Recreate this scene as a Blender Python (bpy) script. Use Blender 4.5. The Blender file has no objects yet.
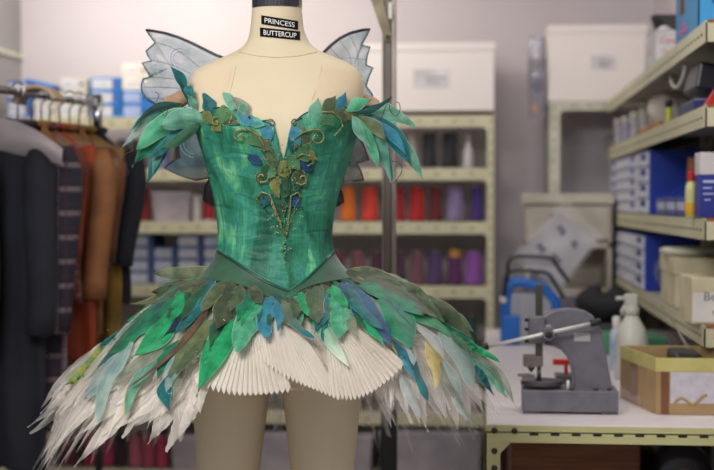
import bpy, bmesh, math, random
import numpy as np
from mathutils import Vector, Matrix, noise as mnoise

# ------------------------------------------------------------------ camera, world, lights, exposure
S = bpy.context.scene
COL = S.collection
F = 1400.0                                    # focal length in pixels of the 714 px wide frame
CAMZ = 1.32
YAW = math.atan(127 / F); PITCH = math.atan(32 / F)
cam_d = bpy.data.cameras.new('camera'); cam = bpy.data.objects.new('camera', cam_d); COL.objects.link(cam)
cam.location = (0, 0, CAMZ)
cam.rotation_euler = (math.pi / 2 - PITCH, 0, YAW)
cam_d.sensor_width = 36; cam_d.lens = 36 * F / 714
cam_d.clip_start = .05; cam_d.clip_end = 60
cam_d.dof.use_dof = True; cam_d.dof.focus_distance = 2.87; cam_d.dof.aperture_fstop = 3.0
S.camera = cam
S.view_settings.view_transform = 'Standard'; S.view_settings.look = 'None'
S.view_settings.exposure = 0.0; S.view_settings.gamma = 1.0; S.view_settings.use_curve_mapping = False
w = bpy.data.worlds.new('world'); S.world = w; w.use_nodes = True
w.node_tree.nodes['Background'].inputs[0].default_value = (.92, .93, 1.0, 1)
w.node_tree.nodes['Background'].inputs[1].default_value = 0.56

def area(name, loc, target, size, sizey, power, col):
    l = bpy.data.lights.new(name, 'AREA'); l.shape = 'RECTANGLE'; l.size = size; l.size_y = sizey
    l.energy = power; l.color = col
    o = bpy.data.objects.new(name, l); COL.objects.link(o); o.location = loc
    d = Vector(target) - Vector(loc)
    o.rotation_euler = d.to_track_quat('-Z', 'Y').to_euler()
    return o
area('ceiling_lamp_key', (-1.0, 1.15, 2.62), (-.45, 3.05, 1.05), 1.2, .7, 74, (1, .97, .92))
area('ceiling_lamp_middle', (.35, 3.7, 2.67), (.4, 3.9, 0), 1.2, .35, 14, (1, .98, .93))
area('ceiling_lamp_back_left', (-1.55, 6.2, 2.60), (-1.35, 7.15, 1.85), 1.4, .35, 23, (1, .93, .83))
area('ceiling_lamp_back_right', (.1, 5.5, 2.66), (.3, 6.6, .6), .9, .35, 9, (1, .95, .95))
try:
    S.cycles.use_denoising = True
    S.cycles.transparent_max_bounces = 24
except Exception: pass

# ------------------------------------------------------------------ pixel <-> world
bpy.context.view_layer.update()
Rm = np.array(cam.rotation_euler.to_matrix())
def ray(px, py):
    d = Rm @ np.array([(px - 357) / F, -(py - 235) / F, -1.0])
    return d / d[1]
def W(px, py, Y):
    d = ray(px, py); return np.array([d[0] * Y, Y, CAMZ + d[2] * Y])
def WX(px, Y): return W(px, 203, Y)[0]
def WZ(py, Y, px=357): return W(px, py, Y)[2]
def toPx(P):
    c = Rm.T @ (np.asarray(P, float) - np.array([0, 0, CAMZ]))
    return 357 + F * c[0] / -c[2], 235 - F * c[1] / -c[2]

# ------------------------------------------------------------------ materials
def lin(c):
    return tuple(((x / 255) / 12.92 if x / 255 <= .04045 else ((x / 255 + .055) / 1.055) ** 2.4) for x in c) + (1,)
MC = {}
def mat(name, col, rough=.6, metal=0, col2=None, nscale=8, stretch=(1, 1, 1), bump=0, bscale=60, bstretch=(1, 1, 1),
        alpha=1, transl=0, sheen=0, coat=0, spec=.5, nlo=.35, nhi=.65, rand=0):
    if name in MC: return MC[name]
    m = bpy.data.materials.new(name); m.use_nodes = True; MC[name] = m
    N = m.node_tree.nodes; L = m.node_tree.links; b = N['Principled BSDF']
    b.inputs['Base Color'].default_value = lin(col); b.inputs['Roughness'].default_value = rough
    b.inputs['Metallic'].default_value = metal; b.inputs['Specular IOR Level'].default_value = spec
    b.inputs['Sheen Weight'].default_value = sheen; b.inputs['Coat Weight'].default_value = coat
    tc = N.new('ShaderNodeTexCoord')
    def nz(scale, st, det=4):
        mp = N.new('ShaderNodeMapping'); mp.inputs['Scale'].default_value = st
        L.new(tc.outputs['Object'], mp.inputs[0])
        n = N.new('ShaderNodeTexNoise'); n.inputs['Scale'].default_value = scale; n.inputs['Detail'].default_value = det
        L.new(mp.outputs[0], n.inputs[0]); return n
    cs = None
    c2 = col2 if col2 else tuple(int(x * .88) for x in col)
    n = nz(nscale, stretch)
    r = N.new('ShaderNodeMapRange'); r.inputs[1].default_value = nlo; r.inputs[2].default_value = nhi
    L.new(n.outputs[0], r.inputs[0])
    mx = N.new('ShaderNodeMix'); mx.data_type = 'RGBA'
    mx.inputs[6].default_value = lin(col); mx.inputs[7].default_value = lin(c2)
    L.new(r.outputs[0], mx.inputs[0]); cs = mx.outputs[2]
    L.new(cs, b.inputs['Base Color'])
    if bump:
        nb = nz(bscale, bstretch, 6); bp = N.new('ShaderNodeBump'); bp.inputs['Strength'].default_value = bump
        bp.inputs['Distance'].default_value = .004
        L.new(nb.outputs[0], bp.inputs['Height']); L.new(bp.outputs[0], b.inputs['Normal'])
    out = N['Material Output']; sh = b.outputs[0]
    if transl:
        t = N.new('ShaderNodeBsdfTranslucent'); L.new(cs, t.inputs[0])
        ms = N.new('ShaderNodeMixShader'); ms.inputs[0].default_value = transl
        L.new(sh, ms.inputs[1]); L.new(t.outputs[0], ms.inputs[2]); sh = ms.outputs[0]
    if alpha < 1:
        t = N.new('ShaderNodeBsdfTransparent'); ms = N.new('ShaderNodeMixShader'); ms.inputs[0].default_value = alpha
        L.new(t.outputs[0], ms.inputs[1]); L.new(sh, ms.inputs[2]); sh = ms.outputs[0]
    L.new(sh, out.inputs[0])
    return m

def leafmat(name, c1, c2, edge=None, alpha=1, rough=.36, crinkle=.4, sparkle=False, ew=.93, tipcol=None):
    """fabric leaf: mottled dye, fine fibres along the leaf, stitched edge, a vein; UV.x runs base to tip, UV.y across"""
    if name in MC: return MC[name]
    m = bpy.data.materials.new(name); m.use_nodes = True; MC[name] = m
    N = m.node_tree.nodes; L = m.node_tree.links; b = N['Principled BSDF']
    uv = N.new('ShaderNodeUVMap'); uv.uv_map = 'UVMap'
    sp = N.new('ShaderNodeSeparateXYZ'); L.new(uv.outputs[0], sp.inputs[0])
    tc = N.new('ShaderNodeTexCoord')
    n = N.new('ShaderNodeTexNoise'); n.inputs['Scale'].default_value = 38; n.inputs['Detail'].default_value = 5
    L.new(tc.outputs['Object'], n.inputs[0])
    r = N.new('ShaderNodeMapRange'); r.inputs[1].default_value = .38; r.inputs[2].default_value = .64
    L.new(n.outputs[0], r.inputs[0])
    mx = N.new('ShaderNodeMix'); mx.data_type = 'RGBA'; mx.inputs[6].default_value = lin(c1); mx.inputs[7].default_value = lin(c2)
    L.new(r.outputs[0], mx.inputs[0]); cs = mx.outputs[2]
    if tipcol:
        rr = N.new('ShaderNodeMapRange'); rr.inputs[1].default_value = .35; rr.inputs[2].default_value = .85
        L.new(sp.outputs[0], rr.inputs[0]); m3 = N.new('ShaderNodeMix'); m3.data_type = 'RGBA'
        L.new(rr.outputs[0], m3.inputs[0]); L.new(cs, m3.inputs[6]); m3.inputs[7].default_value = lin(tipcol); cs = m3.outputs[2]
    # fibre streaks
    mp = N.new('ShaderNodeMapping'); mp.inputs['Scale'].default_value = (3, 26, 1); L.new(uv.outputs[0], mp.inputs[0])
    nf = N.new('ShaderNodeTexNoise'); nf.inputs['Scale'].default_value = 1.6; nf.inputs['Detail'].default_value = 4
    L.new(mp.outputs[0], nf.inputs[0])
    rf = N.new('ShaderNodeMapRange'); rf.inputs[1].default_value = .3; rf.inputs[2].default_value = .7
    rf.inputs[3].default_value = .78; rf.inputs[4].default_value = 1.42; L.new(nf.outputs[0], rf.inputs[0])
    hs = N.new('ShaderNodeHueSaturation'); L.new(rf.outputs[0], hs.inputs['Value']); L.new(cs, hs.inputs['Color']); cs = hs.outputs[0]
    # edge
    a = N.new('ShaderNodeMath'); a.operation = 'SUBTRACT'; a.inputs[1].default_value = .5; L.new(sp.outputs[1], a.inputs[0])
    a2 = N.new('ShaderNodeMath'); a2.operation = 'ABSOLUTE'; L.new(a.outputs[0], a2.inputs[0])
    g = N.new('ShaderNodeMath'); g.operation = 'GREATER_THAN'; g.inputs[1].default_value = ew / 2; L.new(a2.outputs[0], g.inputs[0])
    e = N.new('ShaderNodeMix'); e.data_type = 'RGBA'; L.new(g.outputs[0], e.inputs[0]); L.new(cs, e.inputs[6])
    e.inputs[7].default_value = lin(edge if edge else c2); cs = e.outputs[2]
    L.new(cs, b.inputs['Base Color']); b.inputs['Roughness'].default_value = rough; b.inputs['Sheen Weight'].default_value = .25
    bp = N.new('ShaderNodeBump'); bp.inputs['Strength'].default_value = crinkle; bp.inputs['Distance'].default_value = .003
    L.new(nf.outputs[0], bp.inputs['Height']); L.new(bp.outputs[0], b.inputs['Normal'])
    t = N.new('ShaderNodeBsdfTranslucent'); L.new(cs, t.inputs[0])
    ms = N.new('ShaderNodeMixShader'); ms.inputs[0].default_value = .3
    L.new(b.outputs[0], ms.inputs[1]); L.new(t.outputs[0], ms.inputs[2]); sh = ms.outputs[0]
    if alpha < 1:
        tr = N.new('ShaderNodeBsdfTransparent'); m2 = N.new('ShaderNodeMixShader')
        fa = N.new('ShaderNodeMapRange'); fa.inputs[1].default_value = 0; fa.inputs[2].default_value = 1
        fa.inputs[3].default_value = alpha; fa.inputs[4].default_value = min(1, alpha + .3); L.new(g.outputs[0], fa.inputs[0])
        L.new(fa.outputs[0], m2.inputs[0]); L.new(tr.outputs[0], m2.inputs[1]); L.new(sh, m2.inputs[2]); sh = m2.outputs[0]
    L.new(sh, N['Material Output'].inputs[0])
    return m

# ------------------------------------------------------------------ mesh builder (world coordinates)
class G:
    def __init__(s): s.v = []; s.f = []; s.uv = []; s.mi = []; s.cur = 0
    def add(s, vs, fs, uvs=None):
        o = len(s.v); s.v += [tuple(map(float, p)) for p in vs]; s.uv += (uvs if uvs else [(0, 0)] * len(vs))
        s.f += [tuple(i + o for i in f) for f in fs]; s.mi += [s.cur] * len(fs); return s
    def box(s, x0, x1, y0, y1, z0, z1, M=None):
        vs = [(x, y, z) for x in (x0, x1) for y in (y0, y1) for z in (z0, z1)]
        if M is not None: vs = [tuple(M @ Vector(p)) for p in vs]
        return s.add(vs, [(0, 1, 3, 2), (4, 6, 7, 5), (0, 4, 5, 1), (2, 3, 7, 6), (0, 2, 6, 4), (1, 5, 7, 3)])
    def tube(s, pts, r, n=8, cap=True):
        pts = [Vector(p) for p in pts]; k = len(pts); vs = []; up = None
        rs = r if isinstance(r, (list, tuple)) else [r] * k
        for i, p in enumerate(pts):
            t = (pts[min(i + 1, k - 1)] - pts[max(i - 1, 0)]).normalized()
            if up is None: up = t.orthogonal().normalized()
            up = (up - t * up.dot(t)); up = up.normalized() if up.length > 1e-6 else t.orthogonal().normalized()
            bi = t.cross(up)
            for j in range(n):
                a = 2 * math.pi * j / n; vs.append(p + (up * math.cos(a) + bi * math.sin(a)) * rs[i])
        fs = [(i * n + j, i * n + (j + 1) % n, (i + 1) * n + (j + 1) % n, (i + 1) * n + j) for i in range(k - 1) for j in range(n)]
        if cap: fs += [tuple(range(n))[::-1], tuple((k - 1) * n + j for j in range(n))]
        return s.add(vs, fs)
    def lathe(s, c, prof, n=20, axis=None):
        vs = []; k = len(prof); Mx = None
        if axis is not None: Mx = Vector((0, 0, 1)).rotation_difference(Vector(axis)).to_matrix()
        for r, z in prof:
            for j in range(n):
                a = 2 * math.pi * j / n; p = Vector((r * math.cos(a), r * math.sin(a), z))
                if Mx: p = Mx @ p
                vs.append(p + Vector(c))
        fs = [(i * n + j, i * n + (j + 1) % n, (i + 1) * n + (j + 1) % n, (i + 1) * n + j) for i in range(k - 1) for j in range(n)]
        fs += [tuple(range(n))[::-1], tuple((k - 1) * n + j for j in range(n))]
        return s.add(vs, fs)
    def grid(s, nu, nv, fn, closed=False, uvfn=None):
        vs = []; uvs = []
        for i in range(nu):
            for j in range(nv):
                u = i / (nu if closed else nu - 1); v = j / (nv - 1)
                vs.append(fn(u, v)); uvs.append((u, v) if uvfn is None else uvfn(u, v))
        fs = [(i * nv + j, ((i + 1) % nu) * nv + j, ((i + 1) % nu) * nv + j + 1, i * nv + j + 1)
              for i in range(nu if closed else nu - 1) for j in range(nv - 1)]
        return s.add(vs, fs, uvs)
    def prism(s, poly, y0, y1):                    # poly in (x, z), extruded along Y
        n = len(poly); vs = [(x, y0, z) for x, z in poly] + [(x, y1, z) for x, z in poly]
        return s.add(vs, [tuple(range(n)), tuple(range(n, 2 * n))[::-1]] + [(i, (i + 1) % n + 0, (i + 1) % n + n, i + n) for i in range(n)])
    def sphere(s, c, r, n=8, k=5, sq=(1, 1, 1)):
        vs = [(c[0], c[1], c[2] + r * sq[2])]
        for i in range(1, k):
            t = math.pi * i / k
            for j in range(n):
                a = 2 * math.pi * j / n
                vs.append((c[0] + r * sq[0] * math.sin(t) * math.cos(a), c[1] + r * sq[1] * math.sin(t) * math.sin(a), c[2] + r * sq[2] * math.cos(t)))
        vs.append((c[0], c[1], c[2] - r * sq[2])); e = len(vs) - 1
        fs = [(0, 1 + j, 1 + (j + 1) % n) for j in range(n)]
        fs += [(1 + i * n + j, 1 + (i + 1) * n + j, 1 + (i + 1) * n + (j + 1) % n, 1 + i * n + (j + 1) % n) for i in range(k - 2) for j in range(n)]
        fs += [(e, 1 + (k - 2) * n + (j + 1) % n, 1 + (k - 2) * n + j) for j in range(n)]
        return s.add(vs, fs)
    def build(s, name, m, parent=None, smooth=False, bevel=0, solid=0, label=None, recalc=True, kind=None, sub=0, loc=None):
        org = Vector(loc) if loc is not None else (wloc(parent) if parent else Vector((0, 0, 0)))
        me = bpy.data.meshes.new(name)
        me.from_pydata([tuple(Vector(p) - org) for p in s.v], [], s.f)
        ms = m if isinstance(m, (list, tuple)) else [m]
        for q in ms: me.materials.append(q)
        u = me.uv_layers.new(name='UVMap')
        li = np.zeros(len(me.loops), dtype=np.int32); me.loops.foreach_get('vertex_index', li)
        u.data.foreach_set('uv', np.array(s.uv, dtype=np.float32)[li].ravel())
        me.polygons.foreach_set('material_index', s.mi)
        me.polygons.foreach_set('use_smooth', [smooth] * len(s.f))
        if recalc:
            bm = bmesh.new(); bm.from_mesh(me); bmesh.ops.recalc_face_normals(bm, faces=bm.faces); bm.to_mesh(me); bm.free()
        o = bpy.data.objects.new(name, me); COL.objects.link(o)
        if parent: o.parent = parent
        if loc is not None and parent is None: o.location = org
        elif loc is not None: o.location = org - wloc(parent)
        if solid:
            q = o.modifiers.new('thick', 'SOLIDIFY'); q.thickness = solid; q.offset = 0
        if bevel:
            q = o.modifiers.new('bevel', 'BEVEL'); q.width = bevel; q.segments = 2; q.limit_method = 'ANGLE'
        if sub:
            q = o.modifiers.new('sub', 'SUBSURF'); q.levels = sub; q.render_levels = sub
        if label: o['label'] = label
        if kind: o['kind'] = kind
        return o
def wloc(o):
    v = Vector((0, 0, 0))
    while o: v += o.location; o = o.parent
    return v
def thing(name, label, cat, loc, group=None):
    o = bpy.data.objects.new(name, None); COL.objects.link(o); o.location = loc; o.empty_display_size = .05
    tag(o, label, cat, group); return o
def tag(o, label, cat, group=None):
    o['label'] = label; o['category'] = cat
    if group: o['group'] = group
    return o
def struct(o): o['kind'] = 'structure'; return o

# ------------------------------------------------------------------ palette
CREAM = mat('cream_enamel', (206, 201, 170), .45, col2=(197, 191, 160), nscale=5, bump=.05)
CREAMD = mat('cream_board', (198, 194, 172), .55)
CREAMW = mat('pale_enamel', (212, 210, 192), .45)
SLOT = mat('dark_slot', (28, 26, 24), .8)
BOLT = mat('dark_bolt', (70, 66, 58), .4, .8)
BLACK = mat('black_plastic', (20, 20, 22), .45)
CHROME = mat('chrome', (200, 200, 205), .15, 1)
STEEL = mat('dull_steel', (150, 142, 134), .42, .35, col2=(116, 108, 102), nscale=14, stretch=(3, 3, .6))
WHITEP = mat('white_paper', (236, 234, 230), .7)
BLUEP = mat('blue_plastic', (30, 62, 170), .35)
BLUEC = mat('blue_card', (38, 128, 214), .6)

# ------------------------------------------------------------------ room
def quad(name, pts, m, sub=None):
    g = G(); g.add(pts, [(0, 1, 2, 3)]); return g
XL, XR, YB, YF, ZC = WX(22, 7.2), WX(653, 7.2), 7.2, -1.0, 2.7
wall_m = mat('painted_wall', (205, 197, 201), .85, col2=(200, 192, 197), nscale=2, bump=.04, bscale=120)
wall_shade_m = mat('shaded_painted_wall', (158, 155, 153), .85, col2=(150, 147, 146), nscale=2)  # left wall receives less light; that shade is put into its colour
struct(G().box(XL - .1, XR + .1, YF, YB + .1, -.1, 0).build('floor', mat('grey_vinyl_floor', (172, 166, 160), .5, col2=(158, 152, 147), nscale=30)))
struct(G().box(XL - .1, XR + .1, YF, YB + .1, ZC, ZC + .1).build('ceiling', mat('ceiling_paint', (230, 228, 224), .9)))
struct(G().box(XL, XR, YB, YB + .1, 0, ZC).build('wall_back', wall_m))
struct(G().box(XL - .1, XL, YF, YB + .1, 0, ZC).build('wall_left', wall_shade_m))
struct(G().box(XR, XR + .1, YF, YB + .1, 0, ZC).build('wall_right', wall_m))
g = G(); g.box(XL, XL + .015, 5.9, YB, WZ(50, 6.9), WZ(46, 6.9)); struct(g.build('trim_1', CREAMW))
g = G(); g.box(XL, XR, YB - .015, YB, 0, .09); struct(g.build('baseboard_back', CREAMW))

# ------------------------------------------------------------------ back shelving
def slots_x(g, x0, x1, y, zc, n, w_=.018, h=.006):
    g.cur = 1
    for i in range(n):
        x = x0 + (x1 - x0) * (i + .5) / n
        g.box(x - w_ / 2, x + w_ / 2, y - .0015, y + .001, zc - h / 2, zc + h / 2)
    g.cur = 0
def slots_z(g, z0, z1, xc, y, n, w_=.006, h=.014):
    g.cur = 1
    for i in range(n):
        z = z0 + (z1 - z0) * (i + .5) / n
        g.box(xc - w_ / 2, xc + w_ / 2, y - .0015, y + .001, z - h / 2, z + h / 2)
    g.cur = 0
def slots_y(g, y0, y1, x, zc, n, w_=.022, h=.008):
    g.cur = 1
    for i in range(n):
        y = y0 + (y1 - y0) * (i + .5) / n
        g.box(x - .0015, x + .001, y - w_ / 2, y + w_ / 2, zc - h / 2, zc + h / 2)
    g.cur = 0

BY = 6.6
SHZ = [WZ(116, BY), WZ(168.5, BY), WZ(222, BY), WZ(286, BY), WZ(350, BY), WZ(413, BY), .03]   # top faces
def shelving(x0, x1, label, y0=BY, y1=BY + .46, tops=SHZ, m=CREAM, pw=.038, bh=.055, grp=None, board=CREAMD, braces=True, inset=.0):
    t = thing('shelving_unit', label, 'shelving', ((x0 + x1) / 2, (y0 + y1) / 2, 0), grp)
    top = tops[0]
    for X in (x0, x1 - pw):
        for k, Y in enumerate((y0, y1 - pw)):
            g = G(); g.box(X, X + pw, Y, Y + .004, 0, top); g.box(X if X == x0 else X + pw - .004, (X if X == x0 else X + pw - .004) + .004, Y, Y + pw, 0, top)
            if k == 0: slots_z(g, .02, top, X + pw / 2, Y, int(top / .05))
            g.build('post', [m, SLOT], t)
    for i, z in enumerate(tops):
        g = G(); g.box(x0 + .004, x1 - .004, y0 + .006, y1 - .006, z - .012, z)
        g.cur = 2; g.box(x0 + pw, x1 - pw, y0, y0 + .005, z - bh, z + .001); g.cur = 0
        slots_x(g, x0 + pw + .03, x1 - pw - .03, y0, z - bh / 2, int((x1 - x0) / .09))
        if braces:
            g.cur = 2
            for X, sx in ((x0 + pw, 1), (x1 - pw, -1)):
                g.prism([(X, z - bh + .001), (X + sx * .018, z - bh + .001), (X, z - bh - .018)], y0, y0 + .004)
            g.cur = 0
        g.build('shelf', [board, SLOT, m], t)
    return t
xs_r = WX(495, BY)
xs_m = WX(238, BY)
shelving(xs_m + .01, xs_r, 'cream slotted steel shelving bay behind the dress, filled with thread cones', grp='cream slotted steel shelving bays')
shelving(XL + .04, xs_m, 'cream slotted steel shelving bay behind the clothes rail, topped with small cartons', grp='cream slotted steel shelving bays')

# thread cones
def cone(px, zb, col, label, hpx=36, wpx=17, Y=BY + .09, band=None, grp='thread cones on the back shelves'):
    s_ = Y / F; X = WX(px, Y); h = hpx * s_; r = wpx * s_ / 2
    t = thing('thread_cone', label, 'thread cone', (X, Y, zb), grp)
    m = mat('thread_%d_%d_%d' % col, col, .7, col2=tuple(int(c * .78) for c in col), nscale=4, stretch=(1, 1, 90), nlo=.4, nhi=.6, sheen=.3)
    prof = [(r * .92, .004), (r, .012), (r * .97, h * .2), (r * .8, h * .93), (r * .7, h * .965), (r * .3, h * .97)]
    G().lathe((X, Y, zb), prof, 18).build('winding', m, t, smooth=True)
    G().lathe((X, Y, zb), [(r * .5, 0), (r * .5, .006), (r * .32, .006), (r * .26, h * .95), (r * .24, h), (r * .15, h)], 12).build('core_tube', mat('core_card', (190, 180, 160), .8), t, smooth=False)
    if band:
        G().lathe((X, Y, zb), [(r * .84, h * .78), (r * .86, h * .79), (r * .78, h * .99), (r * .6, h * 1.0)], 16).build('wrapper', mat('thread_band', band, .5), t)
    return t
z1, z2, z3, z4, z5, z6, z7 = [z + .001 for z in SHZ]
C = [
 (411, z2, (196, 184, 168), 'beige thread cone on the upper spool shelf, nearest the grey post', 34, 12),
 (429, z2, (30, 30, 36), 'black thread cone on the upper spool shelf, left of the two black ones', 37, 17),
 (450, z2, (22, 24, 32), 'black thread cone on the upper spool shelf, right of the two black ones', 37, 18),
 (348, z3, (240, 120, 20), 'bright orange thread cone on the shelf beside the bodice', 36, 17),
 (370, z3, (228, 62, 40), 'vermilion thread cone between the orange cone and the grey post', 36, 18),
 (398, z3, (170, 22, 34), 'crimson thread cone just right of the grey post', 36, 16),
 (417, z3, (190, 18, 24), 'pure red thread cone left of the dark wine one', 36, 18),
 (435.5, z3, (112, 18, 32), 'dark wine red thread cone beside the lilac one', 36, 15),
 (455, z3, (148, 128, 176), 'pale lilac thread cone on the red and orange shelf', 36, 19),
 (477, z3, (72, 44, 132), 'deep violet thread cone at the right end of the red and orange shelf', 36, 14),
 (339, z4, (120, 60, 72), 'dusky maroon thread cone nearest the waist of the bodice', 34, 14),
 (358, z4, (140, 84, 94), 'dusty rose thread cone beside the waist of the bodice', 35, 17),
 (377, z4, (88, 38, 66), 'dark plum thread cone left of the grey post, lower spool shelf', 35, 15),
 (400, z4, (84, 44, 72), 'plum thread cone right of the grey post, lower spool shelf', 35, 13),
 (417, z4, (124, 78, 96), 'mauve thread cone on the lower spool shelf', 35, 17),
 (435, z4, (84, 58, 110), 'dark violet thread cone left of the one with a yellow top', 35, 18),
 (474, z4, (148, 82, 176), 'bright orchid purple thread cone at the right end of its shelf', 35, 20),
 (434, z5, (26, 62, 58), 'bottle green thread cone above the skirt, leftmost of the green ones', 34, 17),
 (452, z5, (24, 96, 76), 'sea green thread cone between the two darkest green ones', 34, 17),
 (471, z5, (28, 76, 70), 'dark teal thread cone beside the shelving post', 34, 16),
 (131, z3, (170, 20, 30), 'scarlet thread cone at the end of the shelf beside the navy coat', 36, 14),
 (145, z3, (150, 16, 28), 'red thread cone touching the clear tub', 36, 12),
]
for px, z, c, lab, hp, wp in C: cone(px, z, c, lab, hp, wp)
cone(455, z4, (96, 30, 100), 'dark purple thread cone wearing a yellow top band', 36, 16, band=(196, 140, 60))
def reel(px, zb, col, label, hp=26, wp=11):
    Y = BY + .08; s_ = Y / F; X = WX(px, Y); h = hp * s_; r = wp * s_ / 2
    t = thing('thread_reel', label, 'thread reel', (X, Y, zb))
    G().lathe((X, Y, zb), [(r, 0), (r, .006), (r * .8, .008), (r * .8, h - .008), (r, h - .006), (r, h)], 16).build('spool', mat('reel_white', (215, 208, 205), .5), t, smooth=False)
    G().lathe((X, Y, zb), [(r * .82, .009), (r * .92, .016), (r * .88, h - .016), (r * .82, h - .009)], 16).build('winding', mat('reel_%d_%d_%d' % col, col, .7), t, smooth=True)
reel(197, z3, (206, 200, 196), 'small white thread reel right of the clear tub', 26, 11)
reel(209, z3, (165, 34, 40), 'small red thread reel between the white reel and the bodice', 26, 13)
# white bottle on upper spool shelf
Y = BY + .08; X = WX(468, Y)
t = thing('white_bottle', 'slim white plastic bottle at the right end of the black thread cones', 'bottle', (X, Y, z2))
G().lathe((X, Y, z2), [(.024, 0), (.026, .01), (.024, .08), (.012, .12), (.008, .13)], 16).build('bottle_body', mat('milky_plastic', (205, 200, 200), .4), t, smooth=True)
G().lathe((X, Y, z2), [(.009, .13), (.009, .15), (.004, .165)], 12).build('nozzle', mat('milky_plastic', (205, 200, 200), .4), t, smooth=True)

# cartons on the shelves
def carton(px0, px1, zb, hpx, body, label, Y=BY + .05, depth=.28, dot=None, panel=(222, 222, 226), grp=None, side=None, rot=0, name='archive_carton', cat='carton', dotx=.8, panelw=.72):
    s_ = Y / F; x0, x1 = WX(px0, Y), WX(px1, Y); h = hpx * s_; w_ = x1 - x0
    t = thing(name, label, cat, ((x0 + x1) / 2, Y + depth / 2, zb), grp)
    bm = mat('card_%d_%d_%d' % body, body, .65)
    G().box(x0, x1, Y, Y + depth, zb, zb + h).build('box_body', bm, t, bevel=.002)
    g = G(); g.box(x0 + w_ * .05, x0 + w_ * panelw, Y - .0012, Y + .001, zb + h * .14, zb + h * .86)
    g.cur = 1
    rnd = random.Random(int(px0 * 7 + hpx))
    for k in range(2):
        g.box(x0 + w_ * .12, x0 + w_ * rnd.uniform(.4, .62), Y - .0018, Y + .001, zb + h * (.32 + .24 * k), zb + h * (.40 + .24 * k))
    g.build('label_panel', [mat('panel_%d_%d_%d' % panel, panel, .7), mat('panel_print', (150, 160, 196), .7)], t)
    if dot:
        G().lathe((x0 + w_ * dotx, Y, zb + h * .5), [(.0085, 0), (.0085, .002)], 12, axis=(0, -1, 0)).build('finger_hole', mat('hole_%d_%d_%d' % dot, dot, .8), t)
    if rot:
        t.rotation_euler[2] = rot
    return t
BLU = (36, 120, 205); WHT = (222, 216, 206)
hp = 13.6; s_ = (BY + .05) / F
for k in range(3):
    zz = z1 + k * (hp * s_ + .0006)
    names = ['lowest', 'middle', 'topmost']
    carton(91, 121, zz, hp, BLU, '%s bright blue carton in the three-high blue stack on the top shelf' % names[k], dot=[(20, 24, 60), (150, 20, 40), (150, 20, 40)][k], grp='cartons on the top shelf')
    carton(60 + [0, -1, 1][k], 87, zz, hp, WHT, '%s cream white carton in the stack left of the blue ones' % names[k], dot=(24, 22, 24), grp='cartons on the top shelf')
names = ['bottom', 'second from bottom', 'third from bottom', 'top']
for k in range(4):
    zz = z1 + k * (hp * s_ + .0006)
    carton(122.5, 152, zz, hp, BLU if k < 2 else WHT, '%s %s carton of the stack half hidden by the left wing' % (names[k], 'blue' if k < 2 else 'white'),
           dot=(24, 22, 24) if k < 3 else (150, 30, 30), panel=(170, 186, 226) if k < 2 else (228, 222, 214), grp='cartons on the top shelf', dotx=.72, panelw=.62)
for k in range(2):
    zz = z1 + k * (19 * s_ + .0006)
    carton(8, 33 + k * 2, zz, 19, (52, 108, 190), '%s blue carton at the left corner behind the rail' % ['lower', 'upper'][k], grp='cartons on the top shelf', dot=(120, 30, 70), panel=(214, 214, 224))
carton(35, 58, z1, 13, WHT, 'cream carton just above the brown coat shoulder', dot=(24, 22, 24), grp='cartons on the top shelf')
# slanted blue lid
Mx = Matrix.Translation((WX(43, BY + .12), BY + .16, z1 + .165)) @ Matrix.Rotation(math.radians(13), 4, 'Y')
carton(34, 57, z1 + 13 * s_ + .0006, 12, WHT, 'upper cream carton carrying the tilted blue folder', grp='cartons on the top shelf')
tag(G().box(-.075, .075, -.08, .08, -.015, .015, Mx).build('box_file', BLUEC, bevel=.003), 'blue box file lying tilted behind the clothes rail', 'box file')

# blue and white drawer cartons left of the bodice, one shelf lower
rnd = random.Random(5)
rows = [('bottom', 0), ('second', 1), ('third', 2), ('top', 3)]
cols4 = [(128, 152, 'nearest the navy coat'), (153.5, 176, 'second from the navy coat'), (177.5, 202, 'third from the navy coat'), (203.5, 226, 'against the bodice')]
hp2 = 12.4
for rn, k in rows:
    for ci, (a, b_, where) in enumerate(cols4):
        if k == 3 and ci == 1: continue
        carton(a, b_, z4 + k * (hp2 * s_ + .0008), hp2, (62, 92, 150) if (k + ci) % 2 else (84, 104, 146),
               'small blue carton with white front, %s row, column %s' % (rn, where), dot=(60, 60, 100), panel=(196, 200, 214) if rnd.random() > .3 else (206, 206, 206), grp='blue and white cartons left of the waist', dotx=.86, panelw=.8)
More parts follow.
